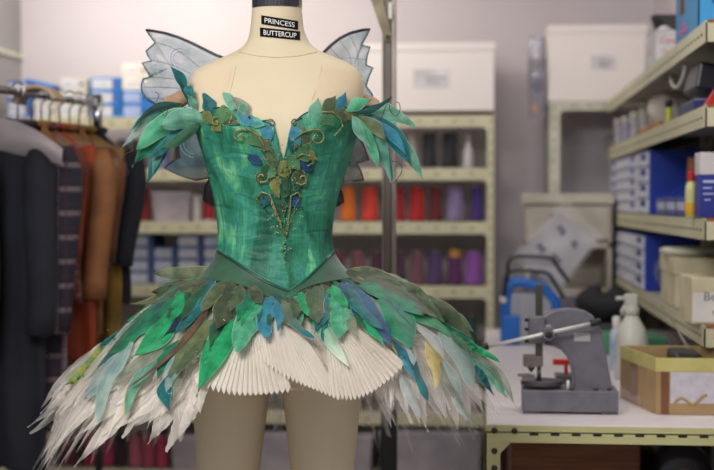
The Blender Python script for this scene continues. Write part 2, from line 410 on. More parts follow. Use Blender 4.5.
# clear tub with pink contents
CLEAR = mat('clear_plastic', (236, 228, 238), .3, alpha=.55, transl=.3)
CLEARD = mat('cloudy_plastic', (236, 230, 238), .3, alpha=.8, transl=.2)
def tub(px0, px1, zb, hpx, Y, depth, label, fill, grp=None, lidm=None, body=None, fills=5):
    s2 = Y / F; x0, x1 = WX(px0, Y), WX(px1, Y); h = hpx * s2
    t = thing('storage_tub', label, 'storage tub', ((x0 + x1) / 2, Y + depth / 2, zb), grp)
    i = .012
    g = G(); vs = []
    for (a, z) in ((i, zb), (0, zb + h * .9)):
        vs += [(x0 + a, Y + a, z), (x1 - a, Y + a, z), (x1 - a, Y + depth - a, z), (x0 + a, Y + depth - a, z)]
    g.add(vs, [(0, 1, 2, 3), (0, 1, 5, 4), (1, 2, 6, 5), (2, 3, 7, 6), (3, 0, 4, 7)])
    g.build('tub_body', body or CLEAR, t, solid=.003)
    G().box(x0 - .006, x1 + .006, Y - .006, Y + depth + .006, zb + h * .88, zb + h).build('lid', lidm or CLEARD, t, bevel=.004)
    rn = random.Random(int(px0 * 3 + py_seed(zb)))
    for k in range(fills):
        c = fill[k % len(fill)]
        xc = x0 + (x1 - x0) * (k + .7) / (fills + .4); rr = (x1 - x0) / fills * .5
        g = G(); g.sphere((xc, Y + .05 + rr * .6 + rn.uniform(0, .02), zb + h * rn.uniform(.36, .46)), rr, 10, 7, (1.0, 1, h * .32 / rr))
        q = g.build('fabric_bundle', mat('bundle_%d_%d_%d' % c, c, .8, bump=.4, bscale=40), None, smooth=True)
        # contents can be lifted out, but blurred scraps in a closed tub stay with it
        q.parent = t; q.location = -wloc(t)
    return t
def py_seed(z): return int(z * 100)
tub(152, 190, z3, 30, BY + .04, .25, 'small clear tub of pink and coral scraps beside the red cones', [(196, 84, 96), (210, 110, 84), (170, 66, 120)])
# dark tins on the second shelf, left
for px, c, lab, wp in ((124, (86, 80, 84), 'dull grey tin at the left of the shelf above the red cones', 13), (139, (58, 54, 60), 'charcoal tin beside the dull grey tin', 14), (163, (120, 108, 170), 'violet glass jar seen below the left wing', 14), (181, (66, 62, 70), 'dark tin behind the lower left wing', 15)):
    Y = BY + .1; X = WX(px, Y); r = wp * Y / F / 2
    t = thing('storage_jar' if 'jar' in lab else 'storage_tin', lab, 'jar' if 'jar' in lab else 'tin', (X, Y, z2))
    G().lathe((X, Y, z2), [(r * .95, 0), (r, .005), (r, .11), (r * .96, .115)], 18).build('tin_body', mat('tin_%d' % px, c, .5), t, smooth=True)
    G().lathe((X, Y, z2), [(r * 1.03, .115), (r * 1.03, .14), (r * .9, .143)], 18).build('lid', mat('tin_lid', (96, 92, 92), .5), t, smooth=True)

# bottom shelf: cones and crates on the floor level shelf
for px, c, lab in ((67, (120, 20, 52), 'maroon thread cone low down, beside the left clear crate'), (89, (170, 24, 72), 'magenta thread cone low down under the skirt'),
                   (107, (188, 52, 102), 'hot pink thread cone low down under the skirt'), (120, (52, 26, 36), 'blackish thread cone low down between the pinks'),
                   (134, (206, 112, 134), 'pale pink thread cone low down under the skirt'), (147, (198, 84, 112), 'rose pink thread cone low down under the skirt'),
                   (161, (206, 70, 110), 'strong pink thread cone low down, against the clear crate')):
    cone(px, z7, c, lab, 34, 14, grp='pink thread cones on the bottom shelf')
tub(8, 55, z7, 36, BY + .03, .3, 'cloudy crate low at the far left beside the maroon cone', [(120, 104, 110), (150, 100, 110)], 'clear crates on the bottom shelf')
tub(170, 233, z7, 36, BY + .03, .3, 'clear crate low behind the left leg', [(180, 170, 190), (190, 130, 150), (210, 200, 210)], 'clear crates on the bottom shelf')
tub(247, 372, z7, 40, BY + .03, .3, 'clear crate low behind the gap between the legs and right leg', [(200, 192, 200), (180, 60, 80), (196, 150, 170)], 'clear crates on the bottom shelf')
tub(380, 482, z7, 44, BY + .03, .3, 'clear crate with dark red and lilac scraps right of the legs', [(196, 190, 204), (150, 30, 40), (188, 170, 200), (120, 110, 130)], 'clear crates on the bottom shelf')
# second lowest shelf: pale crates partly visible under the skirt
tub(285, 362, z6, 40, BY + .03, .3, 'pale crate half hidden by the white ruffle', [(210, 204, 210)], None)
tub(392, 478, z6, 42, BY + .03, .3, 'pale crate on the second lowest shelf behind the ragged skirt edge', [(206, 200, 208), (190, 180, 190)], None)

# large white boxes on top of the shelving
def big_box(px0, px1, pyt, pyb, Y, depth, label, lab_px, name='storage_box', m=None):
    x0, x1 = WX(px0, Y), WX(px1, Y); zt, zb = WZ(pyt, Y), WZ(pyb, Y)
    t = thing(name, label, 'storage box', ((x0 + x1) / 2, Y + depth / 2, zb))
    m = m or mat('white_board', (240, 232, 228), .6, col2=(236, 228, 224), nscale=3)
    G().box(x0, x1, Y, Y + depth, zb, zt).build('box_body', m, t, bevel=.004)
    G().box(x0 - .004, x1 + .004, Y - .005, Y + depth + .004, zt - .035, zt + .003).build('lid', m, t, bevel=.002)
    a, b_, c_, d_ = lab_px; g = G()
    lx0, lx1 = WX(a, Y), WX(b_, Y); lz1, lz0 = WZ(c_, Y), WZ(d_, Y)
    g.box(lx0, lx1, Y - .001, Y + .001, lz0, lz1); g.cur = 1
    hh = lz1 - lz0; ww = lx1 - lx0
    for k, (u0, u1) in enumerate(((.32, .9), (.35, .7))):
        g.box(lx0 + ww * u0, lx0 + ww * u1, Y - .0018, Y, lz0 + hh * (.5 - .24 * k), lz0 + hh * (.6 - .24 * k))
    g.build('paper_label', [mat('label_paper', (228, 222, 226), .6), mat('label_ink', (168, 160, 172), .7)], t)
    return t
big_box(341, 494, 44, 111.5, BY + .02, .42, 'long white storage box on top of the spool shelving behind the right sleeve', (413, 450, 70, 89))

# right hand back unit with white box, cabinet in front
RY = 6.72; pm = CREAMW
xa, xb = WX(548, RY), WX(668, RY)
shelving(xa, min(xb, XR - .02), 'pale cream shelving unit in the back right corner under the white box', y0=RY, y1=RY + .42,
         tops=[WZ(103.5, RY), WZ(170, RY) - .25, WZ(287, RY), .4, .05], m=pm, pw=.056, bh=.04, board=mat('grey_board', (150, 146, 146), .6))
big_box(548, 646, 28, 103, RY + .01, .36, 'tall white storage box on the pale shelving in the back right corner', (590, 616, 58, 72))
# clear bag hanging left of white box
Y = RY + .02; t = thing('clear_bag', 'clear plastic bag of odds and ends hanging left of the tall white box', 'bag', (WX(537, Y), Y, WZ(118, Y)))
def bagf(u, v):
    a = 2 * math.pi * u; x = WX(537, Y) + (.042 + .006 * math.sin(5 * a + 9 * v)) * math.cos(a) * (1 - .4 * abs(v - .5) ** 2 * 2); z = WZ(119 - 80 * v, Y)
    return (x, Y + .03 * math.sin(a) * math.sin(math.pi * min(max(v, .05), .95)), z)
G().grid(24, 14, bagf, closed=True).build('bag_film', mat('bag_film', (170, 168, 186), .15, alpha=.5, coat=.5), t, smooth=True)
for k, c in enumerate(((206, 176, 150), (60, 66, 110), (186, 160, 160))):
    g = G(); g.sphere((WX(537 + (k - 1) * 2, Y), Y, WZ(108 - 22 * k, Y)), .026, 8, 6, (1, .6, 1.5)); q = g.build('scrap_bundle', mat('scrap%d' % k, c, .8), None, smooth=True); q.parent = t; q.location = -wloc(t)
# cabinet
CY = 6.28
cx0, cx1 = WX(526, CY), .565
t = thing('filing_cabinet', 'cream metal cabinet with an open lower bay behind the plastic sleeve', 'cabinet', ((cx0 + cx1) / 2, CY + .2, 0))
cm = mat('cabinet_cream', (200, 192, 178), .5)
g = G(); zt = WZ(194, CY); zm = WZ(241, CY); zs = WZ(288, CY)
g.box(cx0, cx0 + .02, CY, CY + .38, 0, zt - .02); g.box(cx1 - .02, cx1, CY, CY + .38, 0, zt - .02)
g.box(cx0, cx1, CY + .36, CY + .38, 0, zt - .02); g.box(cx0, cx1, CY, CY + .38, zm - .03, zm)
g.box(cx0, cx1, CY, CY + .38, zs - .03, zs); g.box(cx0, cx1, CY, CY + .38, 0, .3)
g.build('carcass', cm, t, bevel=.003)
G().box(cx0 - .015, cx1 + .01, CY - .02, CY + .39, zt - .045, zt).build('top_panel', cm, t, bevel=.004)
G().box(cx0 + .012, cx1 - .012, CY - .012, CY + .01, zm + .008, zt - .052).build('drawer', cm, t, bevel=.003)
G().box(cx0 + .10, cx0 + .16, CY - .03, CY - .01, zt - .1, zt - .085).build('handle', STEEL, t, bevel=.002)

# ------------------------------------------------------------------ right wall shelves (bolted run)
SX = 216 / F * 3.8            # front edge
SXB = XR - .01
Y0, Y1 = 3.8, 6.70
RZ = [1.805, 1.58, 1.277, .990]
t = thing('bracket_shelving', 'long cream shelving run along the right wall above the bench', 'shelving', (SX + .1, 5.2, .78))
wood = mat('brown_edge_board', (150, 92, 56), .7, col2=(130, 76, 46), nscale=20, stretch=(1, 8, 8))
for z in RZ:
    g = G(); g.box(SX + .004, SXB, Y0 + .004, Y1, z - .016, z - .001)
    g.cur = 2; g.box(SX, SX + .004, Y0, Y1, z - .056, z + .001); g.box(SX, SXB, Y0, Y0 + .004, z - .056, z - .006); g.cur = 0
    slots_y(g, Y0 + .04, Y1 - .04, SX, z - .030, 46, .016, .006)
    slots_x(g, SX + .01, SXB, Y0, z - .030, 3, .05, .010)
    g.cur = 3; g.box(SX + .006, SXB, Y0 + .001, Y0 + .03, z - .008, z + .003); g.cur = 0
    g.build('shelf', [mat('shelf_top', (190, 184, 176), .5), SLOT, CREAM, wood], t)
for yy in (Y0 + .05, 5.3, Y1 - .05):
    g = G(); g.box(SXB - .04, SXB, yy, yy + .04, .785, RZ[0] + .1); slots_z(g, .8, RZ[0], SXB - .02, yy, 22)
    g.build('post', [CREAM, SLOT], t)
shelf_root = t

# drawer cabinets (blue) : front faces -X, plus visible near side
def bins(y0, y1, x0, x1, zb, zt, rows_, cols, label, grp):
    t = thing('parts_drawer_cabinet', label, 'drawer cabinet', ((x0 + x1) / 2, (y0 + y1) / 2, zb), grp)
    G().box(x0, x1, y0, y1, zb, zt).build('cabinet_body', BLUEP, t, bevel=.003)
    dm = mat('drawer_clear', (226, 228, 238), .3, col2=(196, 200, 218), nscale=30)
    hh = (zt - zb - .006) / rows_; ww = (y1 - y0 - .006) / cols
    for r in range(rows_):
        for c in range(cols):
            g = G(); a = y0 + .003 + c * ww; b_ = zb + .003 + r * hh
            g.box(x0 - .008, x0 + .01, a + .003, a + ww - .003, b_ + .002, b_ + hh - .004)
            d = g.build('drawer', dm, t, bevel=.0015)
            G().box(x0 - .014, x0 - .008, a + ww * .35, a + ww * .65, b_ + hh * .2, b_ + hh * .4).build('drawer_pull', dm, d)
            if (r * 3 + c) % 3 == 0:
                G().box(x0 - .0095, x0 - .0075, a + ww * .1, a + ww * .5, b_ + hh * .45, b_ + hh * .85).build('label_strip', mat('navy_label', (44, 60, 140), .6), d)
    return t
bx = SX + .012
def Yat(px, X): return X * F / (px - 484)
ya = Yat(640, bx); yb = Yat(606, bx)
bins(Yat(634, bx), 6.66, bx, bx + .2, 1.278, 1.278 + .235, 5, 4, 'blue drawer cabinet with five rows of clear drawers, on the third shelf', 'blue drawer cabinets')
bins(Yat(642, bx), min(6.5, Yat(612, bx)), bx, bx + .19, .991, 1.20, 4, 3, 'lower blue drawer cabinet with four rows of clear drawers, behind the spray bottle', 'blue drawer cabinets')
# second cabinet beside the upper one, open fronts
bins(Yat(646, bx) , Yat(634.6, bx), bx, bx + .19, 1.278, 1.278 + .235, 4, 1, 'narrow blue drawer cabinet right of the five-row one', 'blue drawer cabinets')

# open parts bins on third shelf
def parts_bin(y0, y1, x0, label):
    t = thing('open_parts_bin', label, 'parts bin', (x0 + .1, (y0 + y1) / 2, 1.278), 'open blue parts bins')
    g = G(); z = 1.278; a = .003
    def wall(poly, ya, yb):
        n = len(poly); vs = [(x, ya, zz) for x, zz in poly] + [(x, yb, zz) for x, zz in poly]
        g.add(vs, [tuple(range(n)), tuple(range(n, 2 * n))[::-1]] + [(i, (i + 1) % n, (i + 1) % n + n, i + n) for i in range(n)])
    side = [(x0, z), (x0 + .2, z), (x0 + .2, z + .12), (x0 + .08, z + .12), (x0, z + .06)]
    wall(side, y0, y0 + a); wall(side, y1 - a, y1)
    g.box(x0, x0 + .2, y0, y1, z, z + a); g.box(x0, x0 + a, y0, y1, z, z + .06); g.box(x0 + .2 - a, x0 + .2, y0, y1, z, z + .12)
    g.build('bin_shell', BLUEP, t)
    G().box(x0 - .002, x0 + .001, y0 + .02, y1 - .02, z + .02, z + .045).build('label_holder', mat('bin_label', (190, 196, 220), .5), t)
ys = [Yat(p, bx) for p in (683, 672, 662, 653)]
for i, lab in enumerate(('open blue parts bin nearest the yellow bottle', 'open blue parts bin with tan card standing in it', 'open blue parts bin nearest the drawer cabinets')):
    parts_bin(ys[i] + .004, ys[i + 1] - .004, bx, lab)
Mx = Matrix.Translation((bx + .11, (ys[1] + ys[2]) / 2, 1.284 + .1)) @ Matrix.Rotation(.3, 4, 'X')
tag(G().box(-.06, .06, -.003, .003, -.085, .085, Mx).build('tan_card', mat('tan_card', (170, 120, 84), .8)), 'tan card standing up out of an open blue bin', 'card')
Mx = Matrix.Translation((bx + .07, (ys[0] + ys[1]) / 2, 1.286 + .06)) @ Matrix.Rotation(.9, 4, 'Y')
tag(G().box(-.07, .07, -.012, .012, -.003, .003, Mx).build('paper_slip', WHITEP), 'white paper slip lying in the bin nearest the yellow bottle', 'paper')
# glue bottle yellow with red cap
def bottle(px, Y, zb, hpx, wpx, bodym, capm, label, capname='cap', tall=.7, tip=False, liquid=None):
    s_ = Y / F; X = WX(px, Y); h = hpx * s_; r = wpx * s_ / 2
    t = thing('plastic_bottle', label, 'bottle', (X, Y, zb))
    G().lathe((X, Y, zb), [(r * .9, 0), (r, .006), (r, h * .52), (r * .9, h * .6), (r * .5, h * .66), (r * .45, h * .7)], 20).build('bottle_body', bodym, t, smooth=True)
    if liquid: G().lathe((X, Y, zb), [(r * 1.01, .008), (r * 1.015, .012), (r * 1.015, h * .28), (r * 1.01, h * .285)], 20).build('liquid', liquid, t, smooth=True)
    G().lathe((X, Y, zb), [(r * .62, h * .68), (r * .62, h * .82), (r * .3, h * .84)], 16).build(capname, capm, t, smooth=False)
    if tip: G().lathe((X, Y, zb), [(r * .16, h * .83), (r * .10, h)], 8).build('nozzle', capm, t)
    return t
bottle(691, 3.98, 1.278, 54, 11.5, mat('pale_yellow_plastic', (206, 204, 140), .4), mat('red_cap', (196, 30, 30), .4), 'pale yellow squeeze bottle with red cap on the third shelf', tip=True, liquid=mat('yellow_liquid', (216, 168, 40), .3))
bottle(698.5, 4.25, 1.278, 26, 6, mat('milky_plastic', (205, 200, 200), .4), mat('amber_cap', (216, 160, 60), .4), 'tiny bottle with amber cap right of the red capped bottle')
# blue/white box at right edge
Y = 3.86
t = thing('detergent_box', 'blue and white carton at the right edge of the third shelf', 'carton', (WX(712, Y), Y + .05, 1.281))
x0, x1 = WX(700, Y), WX(730, Y)
G().box(x0, x1, Y, Y + .1, 1.281, 1.281 + 42 * Y / F).build('box_body', mat('royal_blue_card', (38, 50, 150), .5), t, bevel=.002)
G().box(x0, x1, Y, Y + .1, 1.281 + 42 * Y / F, 1.281 + 64 * Y / F).build('box_top', mat('grey_white_card', (214, 210, 212), .5), t, bevel=.002)
g = G()
for k, (a, b_) in enumerate(((.10, .55), (.1, .4), (.1, .45), (.15, .35))):
    g.box(x0 + (x1 - x0) * a, x0 + (x1 - x0) * b_, Y - .001, Y, 1.281 + (.094 - .016 * k), 1.281 + (.0975 - .016 * k) + (.003 if k == 0 else 0))
g.build('printed_lines', mat('pale_print', (196, 204, 236), .6), t)

# text helper -> mesh
def text_mesh(body, size, shear=0):
    c = bpy.data.curves.new('txt', 'FONT'); c.body = body; c.size = size; c.align_x = 'CENTER'; c.align_y = 'CENTER'; c.resolution_u = 3; c.shear = shear
    o = bpy.data.objects.new('txt', c); COL.objects.link(o); bpy.context.view_layer.update()
    me = bpy.data.meshes.new_from_object(o.evaluated_get(bpy.context.evaluated_depsgraph_get()))
    vs = [tuple(v.co) for v in me.vertices]; fs = [tuple(p.vertices) for p in me.polygons]
    bpy.data.objects.remove(o); bpy.data.curves.remove(c); bpy.data.meshes.remove(me)
    return vs, fs

# top shelf: blue bin and white box with red script
Y = 4.02; zb = RZ[0] + .002
x0 = SX + .012; 
t = thing('cardboard_case', 'bright blue cardboard case with a cut handhole on the top right shelf', 'cardboard box', (x0 + .15, Y + .14, zb))
sky = mat('sky_blue_card', (52, 142, 196), .55, col2=(46, 130, 186), nscale=6)
xw = x0 + .24; zt = zb + .27; yd = Y + .46
g = G(); g.box(x0, xw, Y, Y + .004, zb, zt); g.box(x0, x0 + .004, Y, yd, zb, zt); g.box(xw - .004, xw, Y, yd, zb, zt); g.box(x0, xw, yd - .004, yd, zb, zt); g.box(x0, xw, Y, yd, zb, zb + .004); g.box(x0, xw, Y, yd, zt - .004, zt)
g.build('case_body', sky, t)
G().box(x0 - .0012, x0, Y + .27, Y + .36, zb + .085, zb + .165).build('handhole', mat('raw_card_edge', (120, 78, 52), .8), t)
g = G(); g.box(x0 - .0012, x0, Y + .22, Y + .38, zb + .025, zb + .04); g.box(x0 - .0012, x0, Y + .25, Y + .36, zb + .048, zb + .056); g.build('pink_print', mat('pink_print', (206, 110, 170), .6), t)
g = G(); a = WX(711, Y); g.box(a, a + .07, Y - .0012, Y, zb + .075, zb + .16); g.cur = 1; g.box(a + .006, a + .064, Y - .002, Y, zb + .083, zb + .152)
g.build('frame_print', [mat('navy_label', (44, 60, 140), .6), mat('label_paper', (228, 222, 226), .6)], t)
Y = 5.0; xq = SX + .012
t = thing('printed_carton', 'grey white carton with red script on the top right shelf', 'carton', (xq + .1, Y + .2, zb))
G().box(xq, xq + .18, Y, Y + .35, zb, zb + .118).build('box_body', mat('grey_white_card', (214, 210, 212), .5), t, bevel=.003)
for sz, dx_, dz_, nm in ((.028, .050, .082, 'script_lettering'), (.016, .040, .045, 'small_lettering')):
    vs, fs = text_mesh('Canon', sz, .3)
    g = G(); g.add([(xq + dx_ + p[0] * 1.0, Y - .0012, zb + dz_ + p[1]) for p in vs], fs); g.build(nm, mat('red_print', (206, 60, 50), .5), t, recalc=False)
vs, fs = text_mesh('Canon', .04, .3)
g = G(); g.add([(xq - .0012, Y + .18 - p[0], zb + .06 + p[1]) for p in vs], fs); g.build('side_lettering', mat('red_print', (206, 60, 50), .5), t, recalc=False)
t = thing('rolled_cable', 'black bundle lying on the carton with red script', 'cable bundle', (xq + .09, Y + .2, zb + .119))
g = G()
for k in range(5):
    pts = [(xq + .1 + (.07 + .005 * k) * math.cos(a), Y + .15 + (.09 - .01 * k) * math.sin(a), zb + .131 + .012 * k + .003 * math.sin(3 * a + k)) for a in np.linspace(0, 2 * math.pi, 22)]
    g.tube(pts, .011, 8)
g.build('cable_coil', mat('soft_black', (34, 30, 34), .5), t, smooth=True)
t2 = thing('clear_wrap', 'crumpled clear wrap under the black bundle on the top shelf', 'plastic wrap', (xq + .04, Y + .1, zb + .119))
def wrapf(u, v):
    return (xq + .002 + .08 * v, Y + .02 + .16 * u, zb + .120 + .028 * math.sin(math.pi * u) * (.6 + .4 * math.sin(13 * u + 5 * v)) * math.sin(math.pi * v))
G().grid(18, 10, wrapf).build('wrap_film', mat('bright_film', (225, 222, 226), .15, alpha=.75), t2, smooth=False)
# white loop hanging under the top shelf
pts = [W(663, 62, 4.9), W(662, 72, 4.85), W(666, 80, 4.75), W(675, 84, 4.6), W(682, 76, 4.5), W(683, 64, 4.45), W(682, 54, 4.42)]
zt_ = RZ[0] - .058
pts = [(SX + .03, 4.75 - .36 * k / 12, zt_ - .055 * math.sin(math.pi * k / 12) ** .6) for k in range(13)]
tag(G().tube(pts, .006, 8).build('cable_loop', WHITEP, smooth=True), 'white cable looped under the top right shelf', 'cable')

# second shelf: jars
zz = RZ[1] + .001
def jar(px, hpx, wpx, label, col=(200, 196, 206), X=None):
    X = X or SX + .05; Y = Yat(px, X); s_ = Y / F; h = hpx * s_; r = wpx * s_ / 2
    t = thing('glass_jar', label, 'jar', (X, Y, zz), 'jars on the second right-hand shelf')
    G().lathe((X, Y, zz), [(r * .9, 0), (r, .008), (r, h * .7), (r * .85, h * .78)], 16).build('jar_body', mat('jar_%d_%d_%d' % col, col, .15, alpha=.88, col2=tuple(int(c * .75) for c in col), nscale=30), t, smooth=True)
    G().lathe((X, Y, zz), [(r * .95, h * .76), (r * .98, h * .97), (r * .8, h)], 16).build('lid', mat('pale_lid', (222, 216, 212), .5), t, smooth=True)
jar(608, 22, 9, 'squat pale jar at the far end of the second right-hand shelf', (196, 190, 186))
jar(616.5, 29, 10, 'tall clear jar with white lid, second from the far end')
jar(624, 28, 10, 'clear jar with lilac contents beside the tall white lidded jar', (176, 166, 200))
jar(632, 29, 10, 'clear jar in the middle of the row of jars', (190, 186, 196))
jar(641, 31, 11, 'clear jar just behind the orange scraps', (206, 202, 206), SX + .08)
jar(651, 33, 12, 'clear jar standing left of the yellow glue pot', (206, 202, 206), SX + .09)
g = G()
for k in range(7):
    yy = Yat(637 + k * 3, SX + .022); g.sphere((SX + .024, yy, zz + .014), .014, 8, 5, (1, 1.2, 1))
tag(g.build('bead_pile', mat('orange_scraps', (186, 140, 80), .5, col2=(120, 60, 30), nscale=60), smooth=True), 'pile of orange and brown beads in front of the jars', 'beads')['kind'] = 'stuff'
X = SX + .03; Y = Yat(664.5, X); r = 6 * .5 * Y / F
t = thing('glue_pot', 'lime yellow pot with black lid on the second right-hand shelf', 'pot', (X, Y, zz))
G().lathe((X, Y, zz), [(r * .95, 0), (r, .005), (r, .055), (r * .97, .06)], 16).build('pot_body', mat('lime_plastic', (196, 200, 70), .4), t, smooth=True)
G().lathe((X, Y, zz), [(r * 1.15, .06), (r * 1.2, .08), (r * .9, .085)], 16).build('lid', BLACK, t, smooth=True)
# pale pot behind
X = SX + .11; Y = Yat(667, X)
t = thing('plastic_sack', 'crumpled white sack behind the black case on the second shelf', 'sack', (X, Y, zz))
def sackf(u, v):
    a = 2 * math.pi * u; rr = (.085 * math.sin(math.pi * (.12 + .82 * v)) ** .5) * (1 + .1 * math.sin(5 * a + 7 * v) + .05 * math.sin(11 * a))
    return (X + rr * math.cos(a), Y + rr * 1.6 * math.sin(a), zz + .155 * v)
G().grid(30, 12, sackf, closed=True).build('sack_body', mat('sack_white', (190, 182, 172), .6), t, smooth=True)
# black case tilted
Mx = Matrix.Translation((SX + .135, 4.26, zz + .085)) @ Matrix.Rotation(math.radians(0), 4, 'Z') @ Matrix.Rotation(math.radians(10), 4, 'Y')
g = G(); g.box(-.105, .13, -.1, .16, -.03, .05, Mx)
q = g.build('equipment_case', mat('navy_black', (26, 24, 42), .35), bevel=.008); tag(q, 'black plastic case lying on the second right-hand shelf', 'case')
t = thing('blue_tray', 'navy tray of labelled packets below the black case', 'tray', (SX + .06, 4.2, zz))
G().box(SX + .012, SX + .2, 4.1, 4.42, zz, zz + .035).build('tray_body', mat('navy_tray', (36, 48, 104), .5), t, bevel=.003)
G().box(SX + .02, SX + .1, 4.12, 4.38, zz + .035, zz + .04).build('packet', mat('lilac_packet', (150, 150, 196), .5), t)
Y = 3.9
t = thing('red_scoop', 'red plastic offcut at the right edge of the second shelf', 'offcut', (WX(712, Y), Y, zz + .004))
g = G(); g.prism([(WX(704, Y), zz + .004), (WX(730, Y), zz + .004), (WX(730, Y), zz + .07), (WX(716, Y), zz + .055)], Y, Y + .05); g.build('scoop_body', mat('red_plastic', (190, 32, 32), .4), t, bevel=.002)

# fourth shelf: cream boxes and labelled box
zz = RZ[3] + .002
def cream_box(x0, x1, y0, y1, h, label, lid=True, paper=None):
    t = thing('lidded_box', label, 'cardboard box', ((x0 + x1) / 2, (y0 + y1) / 2, zz))
    cb = mat('cream_card', (216, 206, 172), .6)
    G().box(x0, x1, y0, y1, zz, zz + h).build('box_body', cb, t, bevel=.002)
    if lid: G().box(x0 - .004, x1 + .004, y0 - .004, y1 + .004, zz + h * .68, zz + h + .003).build('lid', cb, t, bevel=.002)
    return t
Y = 4.42; x0 = WX(676, Y)
cream_box(x0, SXB - .02, Y, Y + .36, .155, 'cream lidded box below the white lid on the fourth right-hand shelf')
Y = 4.46
t = thing('tray_lid', 'pale oval plastic lid lying on the cream lidded box', 'lid', (x0 + .1, Y + .12, zz + .159))
G().lathe((x0 + .09, Y + .16, zz + .1595), [(.10, 0), (.115, .008), (.115, .02), (.10, .026), (.02, .028)], 28).build('lid_body', CREAMW, t, smooth=True)
Y = 3.86; x0 = WX(692, Y)
tb = cream_box(x0, SXB - .05, Y, Y + .24, .125, 'cream box with handwritten paper label at the right edge, lowest shelf', lid=False)
g = G(); g.box(x0 + .004, SXB - .052, Y - .0015, Y, zz + .006, zz + .085); g.build('paper_label', WHITEP, tb)
for body, px_, py_, sz in (('Be', 710, 297, .034), ('C', 716, 313, .028)):
    vs, fs = text_mesh(body, sz); p0 = W(px_, py_, Y - .0025)
    g = G(); g.add([(p0[0] + p[0], Y - .0025, p0[2] + p[1]) for p in vs], fs); g.build('handwriting', mat('grey_ink', (120, 120, 130), .7), tb, recalc=False)
# clear bag on drawer cabinet
X = SX + .09; Y = Yat(668, X)
t = thing('clear_bag', 'crumpled clear bag leaning on the lower blue drawer cabinet', 'bag', (X, Y, zz))
def bagg(u, v):
    a = 2 * math.pi * u; rr = .075 * math.sin(math.pi * (.1 + .85 * v)) ** .6 * (1 + .12 * math.sin(4 * a + 6 * v) + .07 * math.sin(9 * a))
    return (X + rr * .7 * math.cos(a), Y + rr * 1.8 * math.sin(a), zz + .17 * v)
G().grid(30, 12, bagg, closed=True).build('bag_film', mat('blue_film', (150, 160, 200), .1, alpha=.4, coat=.5), t, smooth=True)

# ------------------------------------------------------------------ bench
TZ = .78; TY0, TY1 = 3.42, 6.02
tx0, tx1 = WX(486, TY0), XR - .005
t = thing('workbench', 'white-topped workbench with a cream slotted steel frame on the right', 'workbench', (tx0 + .4, 4.6, 0))
G().box(tx0 + .002, tx1, TY0 + .004, TY1, TZ - .016, TZ).build('worktop', mat('white_laminate', (222, 214, 216), .4, col2=(212, 204, 207), nscale=9), t, bevel=.002)
BG = mat('bench_cream', (202, 200, 148), .4, col2=(190, 186, 134), nscale=6, bump=.04)
def bench_beam():
    g = G(); z1_, z0_ = TZ - .002, TZ - .002 - .042
    g.box(tx0, tx1, TY0, TY0 + .003, z0_, z1_); g.box(tx0, tx1, TY0, TY0 + .035, TZ - .020, TZ - .017)
    g.cur = 1
    x = tx0 + .107
    while x < tx1 - .03:
        g.box(x, x + .021, TY0 - .0008, TY0 + .001, (z0_ + z1_) / 2 - .0028, (z0_ + z1_) / 2 + .0028); x += .0508
    g.cur = 0
    g.prism([(tx0 + .035, z0_ + .001), (tx0 + .062, z0_ + .001), (tx0 + .035, z0_ - .028)], TY0, TY0 + .003)
    g.build('front_rail', [BG, SLOT], t)
bench_beam()
for X, sx in ((tx0, 1), (tx1 - .04, 1)):
    for YY in (TY0 - .0035, TY1 - .05):
        g = G(); g.box(X, X + .036, YY, YY + .003, 0, TZ - .021); g.box(X, X + .003, YY, YY + .036, 0, TZ - .021)
        slots_z(g, .03, TZ - .09, X + .018, YY, 14, .006, .012)
        g.build('leg', [BG, SLOT], t)
g = G(); g.box(tx0, tx0 + .003, TY0 + .03, TY1, TZ - .06, TZ - .021); g.build('side_rail', BG, t)
for px, py in ((494.5, 430.5), (514.5, 431), (494.5, 451), (494.5, 468)):
    p = W(px, py, TY0 - .004); g = G(); g.lathe(tuple(p), [(.0075, 0), (.0072, .003), (.004, .0045)], 14, axis=(0, -1, 0)); g.build('bolt', BOLT, t, smooth=True)
# under the bench
cw = mat('brown_timber', (126, 78, 48), .7, col2=(100, 58, 34), nscale=12, stretch=(.4, 4, 8))
g = G(); g.box(tx0 + .08, tx0 + .50, 3.9, 4.3, .0, .70)
tag(G().box(WX(512, 3.9), WX(640, 3.9), 3.86, 4.5, .0, .665).build('wooden_chest', cw, bevel=.01), 'brown timber chest stored under the bench', 'chest')
t = thing('bench_machine', 'black machine with a rounded casing in the dark under the bench', 'machine', (WX(680, 3.95), 4.0, 0))
p = W(680, 470, 3.95)
G().lathe((p[0], 3.9, .565), [(.05, 0), (.085, .01), (.092, .06), (.092, .24), (.07, .3)], 24, axis=(0, 1, 0)).build('motor_casing', mat('machine_black', (30, 30, 36), .25), t, smooth=True)
G().lathe((p[0], 3.888, .565), [(.02, 0), (.028, .006), (.026, .014)], 16, axis=(0, 1, 0)).build('hub', STEEL, t, smooth=True)
G().box(p[0] - .1, p[0] + .1, 3.9, 4.3, 0, .47).build('machine_stand', BLACK, t, bevel=.01)
tag(G().box(WX(500, 4.6), tx1, 5.3, 5.32, 0, .5).build('leaning_board', mat('dark_red_panel', (70, 24, 24), .6)), 'dark red board leaning low under the bench', 'board')

